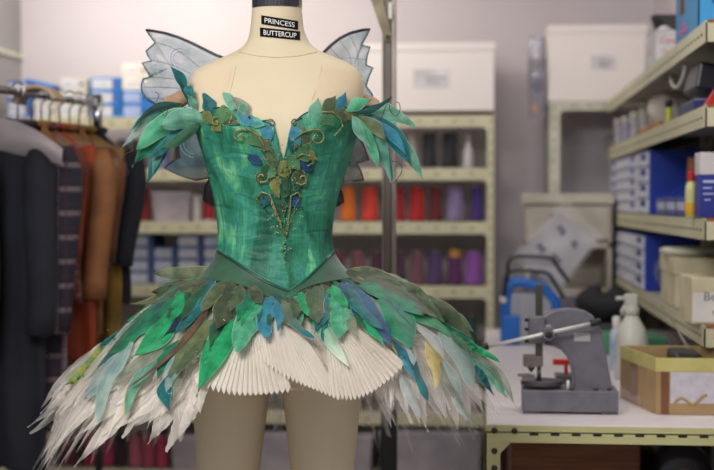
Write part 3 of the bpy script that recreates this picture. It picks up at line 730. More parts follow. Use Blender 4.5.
# ------------------------------------------------------------------ arbor press
PY = 3.60
IR = mat('grey_cast_iron', (118, 116, 126), .42, .25, col2=(106, 103, 114), nscale=30, bump=.12, bscale=180)
PS = mat('machined_steel', (140, 134, 130), .32, .8)
t = thing('arbor_press', 'grey cast iron arbor press with a long steel lever on the bench', 'press', (WX(571, PY), PY + .06, TZ))
def pz(py, Y=PY): return WZ(py, Y, 570)
g = G(); xb0, xb1 = WX(523, PY), WX(619.5, PY)
yb = pz(412.5)
zb = TZ; zt = pz(391)
g.box(xb0, xb1, PY, PY + .13, zb + .005, zt)
g.box(xb0, xb0 + .045, PY + .004, PY + .13, zb, zb + .006); g.box(xb1 - .045, xb1, PY + .004, PY + .13, zb, zb + .006)
g.build('base', IR, t, bevel=.004)
def cpt(cx, cy): return (WX(500 + cx / 3.357, PY + .04), pz(280 + cy / 3.357, PY + .04))
arc = [(100, 122), (148, 120), (165, 110), (190, 101), (230, 97), (262, 99), (290, 106), (315, 121), (333, 146), (345, 180), (358, 240), (368, 300), (378, 350), (386, 376),
       (240, 376), (247, 350), (247, 315), (240, 280), (228, 252), (210, 232), (185, 219), (150, 213), (100, 213)]
poly = [cpt(*p) for p in arc]
G().prism(poly, PY + .040, PY + .092).build('frame', IR, t, bevel=.004)
# raised web rim on the frame
g = G(); rim = [(w_[0], PY + .038, w_[1]) for w_ in [cpt(a, b_) for a, b_ in [(150, 213), (185, 219), (210, 232), (228, 252), (240, 280), (247, 315), (247, 350), (243, 372)]]]
g.tube(rim, .004, 8); g.build('frame_rib', IR, t, smooth=True)
# ram guide
x0, z1_ = cpt(98, 124); x1, z0_ = cpt(152, 212)
G().box(x0, x1, PY + .026, PY + .10, z0_, z1_).build('ram_guide', IR, t, bevel=.003)
# ram with teeth
x0, zt_ = cpt(121, 16); x1, zb_ = cpt(146, 262)
g = G(); g.box(x0, x1 - .003, PY + .05, PY + .072, zb_, zt_)
n = 30
for k in range(n):
    z = zb_ + (zt_ - zb_) * (k + .5) / n; g.box(x1 - .0035, x1, PY + .05, PY + .072, z - .0018, z + .0018)
    if z > z1_ or z < z0_: g.box(x0 + .002, x1 - .003, PY + .0485, PY + .051, z - .0016, z + .0016)
g.build('ram', mat('dark_rack_steel', (98, 90, 84), .4, .6), t)
x0, za = cpt(80, 256); x1, zc_ = cpt(146, 292)
G().box(x0, x1, PY + .035, PY + .085, zc_, za).build('ram_foot', mat('dull_steel_b', (128, 120, 116), .4, .6), t, bevel=.002)
cx_, cz_ = cpt(107, 292)
G().lathe((cx_, PY + .06, cz_), [(.003, -.016), (.009, -.006), (.009, 0)], 14).build('screw_tip', PS, t)
# anvil
ax, az = cpt(140, 340)
G().lathe((ax + .002, PY + .065, zt), [(.012, 0), (.012, .006), (.052, .006), (.054, .009), (.054, .017), (.050, .020), (.01, .020)], 32).build('anvil_plate', mat('dark_plate', (84, 80, 86), .4, .4), t, smooth=False)
cx_, cz_ = cpt(100, 330)
G().box(cx_ - .018, cx_ + .016, PY + .03, PY + .085, zt + .0195, zt + .031).build('work_block', PS, t, bevel=.001)
G().box(cx_ - .030, cx_ + .006, PY + .035, PY + .075, zt + .031, zt + .035).build('strike_plate', PS, t, bevel=.001)
G().lathe((cpt(134, 330)[0], PY + .065, zt + .0195), [(.006, 0), (.005, .04)], 12).build('pin', PS, t, smooth=True)
# guide screws
for cy in (136, 168, 208):
    a, b_ = cpt(84, cy); G().lathe((a + .006, PY + .05, b_), [(.0045, -.006), (.0045, .006)], 10, axis=(1, 0, 0)).build('adjusting_screw', BLACK, t)
# hub + lever
hx, hz = cpt(162, 178)
G().lathe((hx, PY + .026, hz), [(.022, -.02), (.022, -.006), (.017, 0), (.015, .036)], 24, axis=(0, -1, 0)).build('pinion_hub', IR, t, smooth=False)
G().lathe((hx, PY - .010, hz), [(.009, 0), (.009, .006), (.006, .008)], 16, axis=(0, -1, 0)).build('hub_screw', BLACK, t, smooth=True)
LY = PY + .0
A = W(484, 347.2, LY); B = W(595, 322.6, LY)
g = G(); g.tube([A, B], .0047, 14); lev = g.build('lever', mat('polished_steel', (232, 230, 228), .38, .45), t, smooth=True)
d = (Vector(B) - Vector(A)).normalized()
for P, s1 in ((A, -1), (B, 1)):
    P = Vector(P); G().tube([P - d * s1 * .012, P - d * s1 * .010, P + d * s1 * .014, P + d * s1 * .017], [.008, .0095, .0095, .007], 14).build('grip', BLACK, lev, smooth=True)
a, b_ = cpt(250, 178); c_, d_ = cpt(304, 205)
G().box(a, c_, PY + .0385, PY + .041, d_, b_).build('maker_plate', mat('plate_silver', (188, 186, 190), .35, .3), t)
g = G(); g.box(a + .004, c_ - .004, PY + .0378, PY + .0387, b_ - .003, b_ - .0022); g.box(a + .004, c_ - .006, PY + .0378, PY + .0387, b_ - .0050, b_ - .0043); g.build('plate_print', mat('plate_ink', (120, 118, 130), .5), t)
for cx, cy in ((322, 388), (368, 380), (240, 388)):
    a, b_ = cpt(cx, cy); G().lathe((a, PY + .02, zt), [(.006, 0), (.006, .004), (.003, .006)], 6).build('frame_bolt', BOLT, t)
a, b_ = cpt(230, 365); G().lathe((a, PY + .03, zt), [(.0045, 0), (.004, .022), (.002, .024)], 12).build('white_peg', WHITEP, t, smooth=True)
# red clamp behind the press
t = thing('red_clamp', 'red plastic lever showing through the throat of the arbor press', 'clamp', (WX(561, 3.95), 3.95, TZ))
Y = 3.95; za = WZ(357.5, Y)
G().box(WX(553.5, Y), WX(570, Y), Y, Y + .02, za - .016, za).build('clamp_lever', mat('bright_red', (212, 44, 38), .35), t, bevel=.002)
G().box(WX(565, Y), WX(568.5, Y), Y, Y + .02, TZ + .06, za - .012).build('clamp_neck', mat('bright_red', (212, 44, 38), .35), t, bevel=.001)
G().box(WX(556, Y), WX(582, Y), Y - .02, Y + .05, TZ + .001, TZ + .06).build('clamp_base', mat('grey_base', (96, 94, 100), .4), t, bevel=.003)

# ------------------------------------------------------------------ cardboard box on the bench
CBY0, CBY1 = 3.62, 3.93
x0, x1 = WX(657, CBY0), WX(745, CBY0)
zb, zt = TZ + .001, TZ + .001 + .143
t = thing('cardboard_box', 'open brown cardboard box with yellow taped rim at the bench corner', 'cardboard box', ((x0 + x1) / 2, 3.77, zb))
kraft = mat('kraft_card', (176, 148, 106), .75, col2=(164, 135, 94), nscale=10, bump=.05)
g = G(); th = .004
xl_b = WX(621, CBY1) ; 
ft = (x0, CBY0); bl = (xl_b, CBY1); br = (x1 + (xl_b - x0), CBY1); fr = (x1, CBY0)
def wallp(a, b_, z0, z1_, off=0, g=None):
    a = Vector(a); b_ = Vector(b_); d = (b_ - a).normalized(); n = Vector((d.y, -d.x))
    o1 = n * off; o2 = n * (off - th)
    vs = [(a.x + o1.x, a.y + o1.y, z0), (b_.x + o1.x, b_.y + o1.y, z0), (b_.x + o2.x, b_.y + o2.y, z0), (a.x + o2.x, a.y + o2.y, z0)]
    vs += [(p[0], p[1], z1_) for p in vs]
    g.add(vs, [(0, 1, 2, 3), (4, 5, 6, 7), (0, 1, 5, 4), (1, 2, 6, 5), (2, 3, 7, 6), (3, 0, 4, 7)])
for a, b_ in ((ft, fr), (fr, br), (br, bl), (bl, ft)): wallp(a, b_, zb, zt, 0, g)
g.add([(p[0], p[1], zb + .002) for p in (ft, fr, br, bl)], [(0, 1, 2, 3)])
g.build('carton_body', kraft, t)
g = G(); ytape = mat('yellow_tape', (204, 196, 128), .4, col2=(192, 182, 112), nscale=14)
for a, b_ in ((ft, fr), (fr, br), (br, bl), (bl, ft)): wallp(a, b_, zt - .034, zt + .001, .0012, g)
g.build('rim_tape', ytape, t)
btape = mat('brown_tape', (128, 84, 50), .3, coat=.3)
g = G(); wallp((x0 + .012, CBY0), (x0 + .032, CBY0), zb, zt - .034, .0014, g); g.build('corner_tape', btape, t)
dv = (Vector(ft) - Vector(bl)); a = Vector(bl) + dv * .30; b_ = Vector(bl) + dv * .50
g = G(); wallp(a, b_, zb + .02, zt - .034, .0014, g); g.build('side_tape', btape, t)
g = G(); a = Vector(bl) + dv * .02; b_ = Vector(bl) + dv * .62; wallp(a, b_, zb + .002, zb + .03, .0012, g); g.build('low_tape', mat('shiny_tape', (176, 130, 100), .2, coat=.5), t)
g = G(); wallp((x0 + .036, CBY0), (x1 - .05, CBY0), zb + .028, zt - .035, .0016, g); g.build('torn_paper_label', mat('greyish_label', (208, 204, 212), .6, col2=(190, 186, 198), nscale=40), t)
g = G(); pts = []
for k in range(10):
    pts.append((x0 + .046 + k * .009, CBY0 - .002, zb + .03 + .010 * math.sin(k * .9) + .0012 * k))
g.tube(pts, .004, 6); g.build('torn_edge', kraft, t)
# contents
tag(G().box(WX(672, 3.76), WX(700, 3.76), 3.70, 3.86, zb + .01, zt + .004, Matrix.Rotation(0, 4, 'Z')).build('black_tool', BLACK, bevel=.01), 'black tool lying in the open cardboard box', 'tool')
g = G()
for (ax_, ay_), (bx_, by_), Yw in (((662, 306), (692, 352), 3.83), ((668, 312), (688, 350), 3.85)):
    g.tube([W(ax_, ay_, Yw), W(bx_, by_, Yw - .04)], .0012, 6)
tag(g.build('wire_rods', STEEL), 'pair of thin metal rods leaning out of the cardboard box', 'rods')
# thin bundle of yellowish packing
t2 = thing('paper_packing', 'yellowish crumpled packing paper inside the cardboard box', 'packing paper', (WX(650, 3.8), 3.8, zt - .04))
def packf(u, v):
    return (WX(642, 3.75) + .07 * u, 3.70 + .16 * v, zt - .05 + .026 * (mnoise.noise(Vector((u * 3, v * 3, 1))) + .3))
G().grid(16, 16, packf).build('crumpled_sheet', mat('packing_paper', (190, 174, 100), .7), t2)

# spray bottle
Y = 4.35; X = WX(632, Y); s_ = Y / F
sp_m = mat('milky_bottle', (232, 232, 224), .3, transl=.25)
t = thing('spray_bottle', 'milky white spray bottle behind the cardboard box', 'spray bottle', (X, Y, TZ + .001))
r = 19 * s_ / 2 * 1.7; z0_ = TZ + .001; hh = WZ(292, Y) - z0_
G().lathe((X, Y, z0_), [(r * .95, 0), (r, .008), (r, hh * .38), (r * .98, hh * .48), (r * .8, hh * .60), (r * .45, hh * .72), (r * .38, hh * .76)], 26).build('bottle_body', sp_m, t, smooth=True)
G().lathe((X, Y, z0_), [(r * .46, hh * .75), (r * .46, hh * .84), (r * .3, hh * .86)], 18).build('collar', sp_m, t, smooth=True)
G().box(X - .022, X + .018, Y - .012, Y + .012, z0_ + hh * .85, z0_ + hh).build('trigger_head', sp_m, t, bevel=.006)
G().tube([(X - .02, Y, z0_ + hh * .95), (X - .048, Y, z0_ + hh * .94)], .006, 10).build('nozzle', sp_m, t, smooth=True)
G().tube([(X - .018, Y, z0_ + hh * .88), (X - .03, Y, z0_ + hh * .80), (X - .028, Y, z0_ + hh * .74)], .004, 8).build('trigger', sp_m, t, smooth=True)
# blue/white tin beside
bottle(617, 4.6, TZ + .001, 62, 13, mat('pale_blue_can', (140, 170, 210), .4, col2=(214, 218, 226), nscale=18), WHITEP, 'pale blue can between the arbor press and the spray bottle')
# green box under shelf, black bag, grey plates
Y = 5.0
tag(G().box(WX(596, Y), WX(626, Y), Y, Y + .15, TZ + .001, TZ + .001 + .075).build('green_case', mat('green_case', (84, 150, 108), .5), bevel=.005), 'green case on the bench just behind the arbor press', 'case')
tag(G().box(WX(640, 4.6), WX(668, 4.6), 4.6, 4.85, TZ + .001, TZ + .001 + .1).build('green_tub', mat('green_tub_dark', (60, 128, 96), .5), bevel=.005), 'darker green case under the lowest right-hand shelf', 'case')
Y = 5.5; X = WX(606, Y)
def cloth(u, v):
    a = 2 * math.pi * u; rr = math.sin(math.pi * min(max(v, 0.02), .98)) ** .5
    return (X + .11 * rr * math.cos(a) * (1 + .15 * math.sin(3 * a)), Y + .10 * rr * math.sin(a), TZ + .08 + .13 * v * (1 + .15 * math.cos(2 * a)))
tag(G().grid(26, 10, cloth, closed=True).build('black_bag', mat('black_cloth', (24, 24, 28), .8), smooth=True), 'soft black bag on the bench beneath the lowest shelf', 'bag')
tag(G().box(X - .12, X + .1, Y - .1, Y + .1, TZ + .001, TZ + .079).build('grey_case', mat('dark_grey_case', (70, 70, 78), .5), bevel=.005), 'dark grey case carrying the soft black bag', 'case')
Y = 5.8
g = G(); g.box(WX(560, Y), WX(600, Y), Y, Y + .18, TZ + .12, TZ + .175)
tag(G().box(WX(557, Y), WX(592, Y), Y, Y + .18, TZ + .001, TZ + .16).build('grey_machine_box', mat('pale_grey_case', (158, 156, 164), .5), bevel=.006), 'pale grey case behind the top of the arbor press', 'case')

# blue dispenser with black wire frame
Y = 5.35; s_ = Y / F
t = thing('wire_dispenser', 'blue and grey dispenser with bent black wire arms left of the press', 'dispenser', (WX(530, Y), Y + .06, TZ))
bl_m = mat('dispenser_blue', (30, 110, 205), .4); gy = mat('dispenser_grey', (170, 172, 182), .45, col2=(150, 152, 166), nscale=4, stretch=(60, 1, 1))
def pp(lst, YY): return [tuple(W(a, b_, YY)) for a, b_ in lst]
g = G(); x0, x1 = WX(508, Y), WX(553, Y)
g.box(x0, x1, Y + .01, Y + .13, TZ, WZ(292, Y)); g.build('dispenser_body', gy, t, bevel=.01)
g = G(); P1 = pp([(505, 322), (506, 300), (508, 286), (518, 282), (532, 285), (546, 290), (555, 300), (558, 314)], Y)
def band(u, v):
    k = u * (len(P1) - 1); i = min(int(k), len(P1) - 2); f = k - i
    p = Vector(P1[i]).lerp(Vector(P1[i + 1]), f); return (p.x, p.y + .13 * v, p.z)
g.grid(24, 4, band); g.build('blue_hood', bl_m, t, smooth=True, solid=.035)
G().box(WX(501, Y), WX(520, Y), Y - .01, Y + .12, TZ, WZ(314, Y)).build('blue_foot', bl_m, t, bevel=.008)
G().lathe(tuple(W(503, 300, Y - .01)), [(.012, 0), (.014, .005), (.014, .03), (.01, .035)], 14, axis=(0, 1, 0)).build('side_knob', WHITEP, t, smooth=True)
WR = mat('black_wire', (30, 27, 28), .4)
G().tube(pp([(507, 284), (508, 264), (511, 258), (518, 256), (545, 257), (552, 259), (560, 270), (569, 282)], Y + .03), .0075, 8).build('wire_arm', WR, t, smooth=True)
G().tube(pp([(504, 296), (506, 276), (511, 271), (518, 270), (544, 272), (550, 275), (557, 287), (564, 298)], Y - .01), .0075, 8).build('wire_arm', WR, t, smooth=True)
# plastic sleeve with a printed sheet
Y = 5.46
t = thing('plastic_sleeve', 'tilted printed sheet in a clear plastic sleeve above the blue dispenser', 'document sleeve', tuple(W(557, 290, Y)))
def sheet(pts_, yoff, name, m, th_=.0012):
    g = G(); vs = [tuple(W(a, b_, Y + yoff)) for a, b_ in pts_]; vs2 = [(p[0], p[1] + th_, p[2]) for p in vs]; n = len(vs)
    g.add(vs + vs2, [tuple(range(n)), tuple(range(n, 2 * n))[::-1]] + [(i, (i + 1) % n, (i + 1) % n + n, i + n) for i in range(n)])
    return g.build(name, m, t)
sheet([(559, 210), (595, 241), (557, 292), (518, 254)], 0, 'printed_sheet', mat('sheet_white', (238, 234, 242), .6, transl=.3))
sheet([(565, 199), (603, 236), (556, 299), (511, 256)], -.004, 'clear_sleeve', mat('sleeve_film', (235, 232, 236), .25, alpha=.16))
for q in ([(556, 228), (561, 224), (567, 232), (562, 237)], [(570, 243), (575, 239), (579, 244), (574, 250)], [(535, 246), (540, 242), (547, 249), (542, 254)], [(549, 257), (555, 253), (563, 261), (558, 266)]):
    sheet(q, -.0012, 'print_block', mat('sheet_ink', (96, 92, 134), .7, col2=(60, 58, 100), nscale=60), .0006)

# ------------------------------------------------------------------ upright between dress and shelving
UY = 4.05
t = thing('steel_upright', 'tall grey steel upright with a diagonal brace behind the right sleeve', 'upright', (WX(388, UY), UY, 0))
ux0, ux1 = WX(382, UY), WX(395.5, UY)
g = G(); g.box(ux0, ux0 + .006, UY, UY + .04, .55, ZC - .002); g.box(ux0, ux1 - .012, UY + .034, UY + .04, .55, ZC - .002); g.box(ux1 - .012, ux1, UY, UY + .04, .55, ZC - .002)
g.build('post', STEEL, t, bevel=.001)
G().box(ux0 + .008, ux1 - .014, UY + .004, UY + .034, .55, ZC - .002).build('post_core', mat('post_grey', (112, 102, 96), .5, .4), t)
G().box(ux0 - .003, ux1 + .003, UY - .002, UY + .042, 0.02, .80).build('post_lower_black', BLACK, t, bevel=.002)  # lower length of the post, drawn black
G().box(ux0 - .12, ux1 + .12, UY - .06, UY + .1, 0, .02).build('foot_plate', BLACK, t, bevel=.003)
g = G(); P = [W(366, -14, UY - .01), W(379, -14, UY - .01), W(392, 36, UY - .01), (W(391, 41, UY - .01)), W(385, 41, UY - .01)]
vs = [tuple(p) for p in P]; vs += [(p[0], p[1] + .02, p[2]) for p in vs]; n = 5
g.add(vs, [tuple(range(n)), tuple(range(n, 2 * n))[::-1]] + [(i, (i + 1) % n, (i + 1) % n + n, i + n) for i in range(n)])
g.build('diagonal_brace', mat('bronze_angle', (126, 116, 92), .45, .4, col2=(100, 90, 72), nscale=20), t)
G().lathe(tuple(W(388, 37, UY - .012)), [(.007, 0), (.007, .004), (.003, .006)], 10, axis=(0, -1, 0)).build('bolt', BOLT, t)
G().box(WX(389, UY), WX(392, UY), UY - .02, UY - .012, WZ(20, UY), WZ(4, UY)).build('pale_clip', WHITEP, t)

# ------------------------------------------------------------------ clothes rail
def railX(Y): return -1.417 + (Y - 4.1) * .233
RLZ = 1.655
def rz(Y): return 1.657 + (Y - 4.1) * -.005
t = thing('clothes_rail', 'chrome clothes rail on a black post at the left', 'clothes rail', (railX(4.3), 4.3, 0))
G().tube([(railX(3.5), 3.5, rz(3.5)), (railX(4.64), 4.64, rz(4.64))], .013, 12).build('rail', CHROME, t, smooth=True)
for Y in (4.62, 3.52):
    X = railX(Y)
    G().tube([(X, Y, .04), (X, Y, 1.54)], .013, 12).build('post', BLACK, t, smooth=True)
    G().tube([(X, Y, 1.54), (X, Y, rz(Y) + .03)], .016, 12).build('chrome_sleeve', CHROME, t, smooth=True)
    G().tube([(X - .24, Y - .05, .02), (X + .24, Y + .05, .02)], .018, 10).build('foot', BLACK, t, smooth=True)
g = G(); g.tube([(railX(4.62) - .14, 4.60, rz(4.6) + .02), (railX(4.62) + .01, 4.64, rz(4.6) + .005)], .012, 10); g.build('end_clamp', CHROME, t, smooth=True)

def plaidmat(name, base, a, b_, scale=30):
    if name in MC: return MC[name]
    m = bpy.data.materials.new(name); m.use_nodes = True; MC[name] = m
    N = m.node_tree.nodes; L = m.node_tree.links; b = N['Principled BSDF']; b.inputs['Roughness'].default_value = .9
    tc = N.new('ShaderNodeTexCoord'); sp = N.new('ShaderNodeSeparateXYZ'); L.new(tc.outputs['Object'], sp.inputs[0])
    cs = None; prev = None
    for ax, sc_, col, wd in ((0, scale, a, .25), (2, scale, a, .25), (0, scale * 2, b_, .12), (2, scale * 2, b_, .12)):
        mu = N.new('ShaderNodeMath'); mu.operation = 'MULTIPLY'; mu.inputs[1].default_value = sc_; L.new(sp.outputs[ax], mu.inputs[0])
        fr_ = N.new('ShaderNodeMath'); fr_.operation = 'FRACT'; L.new(mu.outputs[0], fr_.inputs[0])
        lt = N.new('ShaderNodeMath'); lt.operation = 'LESS_THAN'; lt.inputs[1].default_value = wd; L.new(fr_.outputs[0], lt.inputs[0])
        h = N.new('ShaderNodeMath'); h.operation = 'MULTIPLY'; h.inputs[1].default_value = .75; L.new(lt.outputs[0], h.inputs[0])
        mx = N.new('ShaderNodeMix'); mx.data_type = 'RGBA'; L.new(h.outputs[0], mx.inputs[0])
        if prev is None: mx.inputs[6].default_value = lin(base)
        else: L.new(prev, mx.inputs[6])
        mx.inputs[7].default_value = lin(col); prev = mx.outputs[2]
    L.new(prev, b.inputs['Base Color']); return m

def garment(Y, halfw, zbot, m, label, ztop=None, kind='coat', flare=1.0, thick=.05, cat='coat', sleeves=True, lapel=None, shift=0, sleeve_z=None, seed=0, buttons=None):
    X = railX(Y) + shift; zt_ = (ztop or 1.555); rn = random.Random(seed)
    dx, dy = .97, -.05
    t = thing(kind, label, cat, (X, Y, zbot), 'garments on the clothes rail')
    ph = rn.uniform(0, 6)
    def body(u, v):
        a = 2 * math.pi * u; z = zt_ - (zt_ - zbot) * v ** 1.0
        k = (zt_ - z)
        sh = .055 + (halfw - .055) * min(1, (k / .055)) ** .8 if k < .055 else halfw * (1 + (flare - 1) * ((k - .055) / max(.01, (zt_ - zbot))))
        if .12 < k < .5: sh *= 1 - .06 * math.sin(math.pi * (k - .12) / .38)
        th_ = thick * min(1, .35 + k / .12) * (1 + .35 * v)
        fold = 1 + .42 * min(1, k / .3) * math.sin(7 * a + ph + 1.5 * math.sin(3 * v)) + .1 * math.sin(13 * a + 2 * ph)
        x = sh * math.copysign(abs(math.cos(a)) ** .8, math.cos(a)); y = th_ * math.sin(a) * fold
        z2_ = z - .04 * (1 if k < .055 else 0) * (abs(x) / max(halfw, .01)) + (.012 * math.sin(5 * a + ph) * v)
        return (X + x * dx - y * dy * 0, Y + y + x * dy * -1 * 0 - x * .2, z2_)
    g = G(); g.grid(48, 40, body, closed=True)
    n = 40; g.f.append(tuple(i * n for i in range(48))); g.mi.append(0)
    g.f.append(tuple(i * n + n - 1 for i in range(48))[::-1]); g.mi.append(0)
    b_ = g.build('body', m, t, smooth=True)
    if sleeves:
        for sgn in (-1, 1):
            zs_ = sleeve_z or zbot + .12
            pts = []; rr = []
            for k in range(9):
                f = k / 8; pts.append((X + sgn * (halfw - .02 + .022 * math.sin(math.pi * f) + .012 * math.sin(5 * f + ph)), Y - sgn * .2 * halfw - .035 * f - .02, zt_ - .07 - (zt_ - .07 - max(zs_, zt_ - .62)) * f)); rr.append(.052 - .012 * f if f > 0 else .03)
            G().tube(pts, rr, 14).build('sleeve', m, t, smooth=True)
    if lapel:
        for sgn in (-1, 1):
            g = G()
            pts = [(X + sgn * .05, zt_ + .012), (X + sgn * .10, zt_ - .07), (X + sgn * .085, zt_ - .11), (X + sgn * .008, zt_ - .32), (X + sgn * .015, zt_ - .08)]
            g.prism(pts, Y - thick * 1.25 - .006, Y - thick * 1.25); g.build('lapel', lapel, t, bevel=.001)
    g = G(); pts = [(X + .05 * math.cos(a), Y + .03 * math.sin(a), zt_ + .006) for a in np.linspace(0, 2 * math.pi, 17)]
    g.tube(pts, .012, 8, cap=False); g.build('collar', lapel or m, t, smooth=True)
    # hanger
    h = thing('coat_hanger', 'hanger holding the ' + label[:60].split(' with')[0].split(' hanging')[0], 'coat hanger', (X, Y, zt_), 'coat hangers')
    hm = mat('hanger_wood', (120, 84, 58), .45)
    zr = rz(Y)
    hook = [(X, Y, zt_ + .0), (X, Y, zr - .03)] + [(X + .02 * math.sin(a), Y, zr + .003 - .024 * math.cos(a)) for a in np.linspace(.3, 4.6, 12)]
    G().tube(hook, .0028, 6).build('hook', CHROME, h, smooth=True)
    G().tube([(X - halfw * .85, Y + .17 * halfw, zt_ - .075), (X - .04, Y, zt_ - .015), (X, Y, zt_ + .004), (X + .04, Y, zt_ - .015), (X + halfw * .85, Y - .17 * halfw, zt_ - .075)], .011, 8).build('hanger_arms', hm, h, smooth=True)
    return t
navy = mat('navy_wool', (20, 22, 34), .9, col2=(14, 15, 26), nscale=10)
navy2 = mat('navy_wool_soft', (28, 31, 44), .9, col2=(18, 20, 32), nscale=6)
lea = mat('brown_leather', (112, 66, 32), .42, col2=(70, 38, 20), nscale=9, bump=.5, bscale=14)
tan = mat('tan_suede', (142, 92, 50), .7, col2=(96, 56, 30), nscale=8, bump=.4, bscale=12)
rust = mat('rust_cloth', (120, 50, 22), .8, col2=(78, 30, 14), nscale=6)
oran = mat('orange_cloth', (156, 62, 20), .8, col2=(120, 44, 14), nscale=6)
yel = mat('mustard_cloth', (136, 104, 30), .8, col2=(92, 68, 20), nscale=6)
lace = mat('pink_print_cloth', (140, 92, 88), .85, col2=(62, 34, 36), nscale=60)
def zpx(py, Y): return WZ(py, Y, 60)
garment(4.57, .150, zpx(300, 4.57), navy, 'dark navy jacket at the far end of the clothes rail', seed=1, thick=.03, lapel=navy2)
garment(4.50, .165, zpx(362, 4.5), yel, 'mustard yellow dress whose hem shows below the brown jackets', kind='dress', cat='dress', sleeves=False, seed=2, thick=.022, flare=.9)
garment(4.44, .150, zpx(272, 4.44), lea, 'glossy brown leather jacket second from the far end', kind='jacket', cat='jacket', seed=3, thick=.028, lapel=tan, sleeve_z=zpx(262, 4.4))
garment(4.38, .150, zpx(335, 4.38), tan, 'tan suede coat between the leather jacket and the printed dress', seed=4, thick=.028)
garment(4.32, .160, zpx(356, 4.32), oran, 'burnt orange dress hanging lowest beneath the tan coat', kind='dress', cat='dress', sleeves=False, seed=5, thick=.022, flare=1.0)
garment(4.27, .140, zpx(300, 4.27), lace, 'pink and brown printed dress between the tan coats', kind='dress', cat='dress', sleeves=False, seed=6, thick=.02)
garment(4.215, .150, zpx(300, 4.2), rust, 'rust brown coat just behind the dark checked coat', seed=7, thick=.025, lapel=tan)
garment(4.14, .165, zpx(428, 4.14), plaidmat('dark_check', (30, 30, 44), (112, 98, 104), (64, 30, 40), 14), 'long dark checked coat in the middle of the rail', seed=8, thick=.028)
garment(4.06, .175, zpx(468, 4.06), navy2, 'long navy coat under the clear shoulder cover', seed=9, shift=-.03, thick=.035, lapel=navy)
garment(3.96, .17, zpx(455, 3.96), plaidmat('green_tartan', (10, 26, 22), (18, 58, 36), (10, 12, 28), 12), 'long green tartan coat at the left edge of the photo', seed=10, thick=.03, shift=-.145)
# clear shoulder cover
Y = 4.06; X = railX(Y)
def cov(u, v):
    x = -.15 + .36 * u; k = abs(x) / .2
    return (X + x, Y - .050 - .2 * x * .8 - .02 * math.sin(math.pi * v) - .006 * math.sin(9 * u + 4 * v), 1.580 - .10 * k ** 1.2 - (.05 + .05 * math.sin(math.pi * u)) * v - .01 * math.sin(6 * u))
tag(G().grid(26, 12, cov).build('shoulder_cover', mat('cover_film', (196, 186, 192), .3, alpha=.45), smooth=True, solid=.001), 'milky plastic shoulder cover draped over the long navy coat', 'garment cover')
Y = 4.2; X = railX(Y)
def hood(u, v):
    a = math.pi * u; r_ = .045
    return (X + .03 + r_ * 1.35 * math.cos(a) , Y - .05 + .1 * v, 1.635 + r_ * math.sin(a) - .012 * u)
tag(G().grid(20, 6, hood).build('padded_hanger_cover', mat('beige_pad', (206, 182, 156), .8, col2=(186, 160, 136), nscale=20), smooth=True, solid=.012), 'beige padded cloth slung over the rail in the middle', 'cloth')

# ================================================================== mannequin
MY = 3.05
# (py, centre px, half width px, half depth m, y shift, superellipse exponent)
SEC = [(-4, 277, 25, .052, 0, 2), (8, 277, 25, .052, 0, 2), (20, 277, 26, .054, 0, 2), (30, 277, 27, .056, 0, 2), (40, 278, 30, .060, 0, 2), (46, 278, 34, .064, 0, 2),
       (51, 278.5, 41, .068, 0, 2), (56, 278, 53, .072, 0, 2), (61, 278, 66, .075, .0, 2.1), (67, 277, 79, .079, .0, 2.2), (75, 276, 86, .084, 0, 2.3), (86, 276, 89, .090, 0, 2.4),
       (98, 276, 88.5, .097, 0, 2.4), (108, 276.5, 86.5, .104, 0, 2.3), (118, 276.5, 83.5, .111, 0, 2.2), (131, 276.5, 80, .115, 0, 2.1), (142, 277, 77, .114, 0, 2), (163, 277, 70.5, .107, 0, 2),
       (180, 276.3, 65.5, .099, 0, 2), (195, 275.7, 61.5, .093, 0, 2), (212, 275.3, 58, .088, 0, 2), (230, 275.2, 56, .085, 0, 2), (242, 274.8, 56, .085, 0, 2), (252, 274.8, 57.5, .087, 0, 2), (262, 276, 61, .092, 0, 2), (275, 276.5, 68, .101, 0, 2),
       (300, 276, 82, .110, 0, 2), (325, 276, 87, .118, 0, 2.1), (350, 276, 87, .118, 0, 2.2), (372, 276, 86.5, .112, 0, 2.3), (384, 276, 86.5, .108, 0, 2.4)]
TZs = np.array([W(s[1], s[0], MY)[2] for s in SEC])[::-1]
TC = np.array([W(s[1], s[0], MY)[0] for s in SEC])[::-1]
TA = np.array([s[2] * MY / F for s in SEC])[::-1]
TB = np.array([s[3] for s in SEC])[::-1]; TN = np.array([s[5] for s in SEC], float)[::-1]
def smooth_interp(z, arr):
    # average of a few samples for a smooth loft
    k = np.array([-.008, -.004, 0, .004, .008]); return float(np.mean(np.interp(z + k, TZs, arr)))
def sec(z): return smooth_interp(z, TC), smooth_interp(z, TA), smooth_interp(z, TB), smooth_interp(z, TN)
BUST = [(W(240, 133, MY)[0], W(240, 133, MY)[2]), (W(320, 133, MY)[0], W(320, 133, MY)[2])]
def bust(x, z):
    return sum(.026 * math.exp(-((x - bx_) / .055) ** 2 - ((z - bz_) / .060) ** 2) for bx_, bz_ in BUST)
def torsoP(th, z, off=0):
    c, a, b, n = sec(z); a += off; b += off
    ct, st = math.cos(th), math.sin(th)
    x = c + a * math.copysign(abs(ct) ** (2 / n), ct); y = -b * math.copysign(abs(st) ** (2 / n), st)
    if st > 0: y -= bust(x, z) * st
    return (x, MY + y, z)
def frontY(x, z, off=0):
    c, a, b, n = sec(z); a += off; b += off
    q = min(1, abs((x - c) / a)); return MY - b * (1 - q ** n) ** (1 / n) - bust(x, z) * (1 - q ** n) ** .5
def BF(px, py, off=.006):
    Y = MY - .08
    for _ in range(6):
        p = W(px, py, Y); Y = .5 * Y + .5 * frontY(p[0], p[2], off)
    return W(px, py, Y)

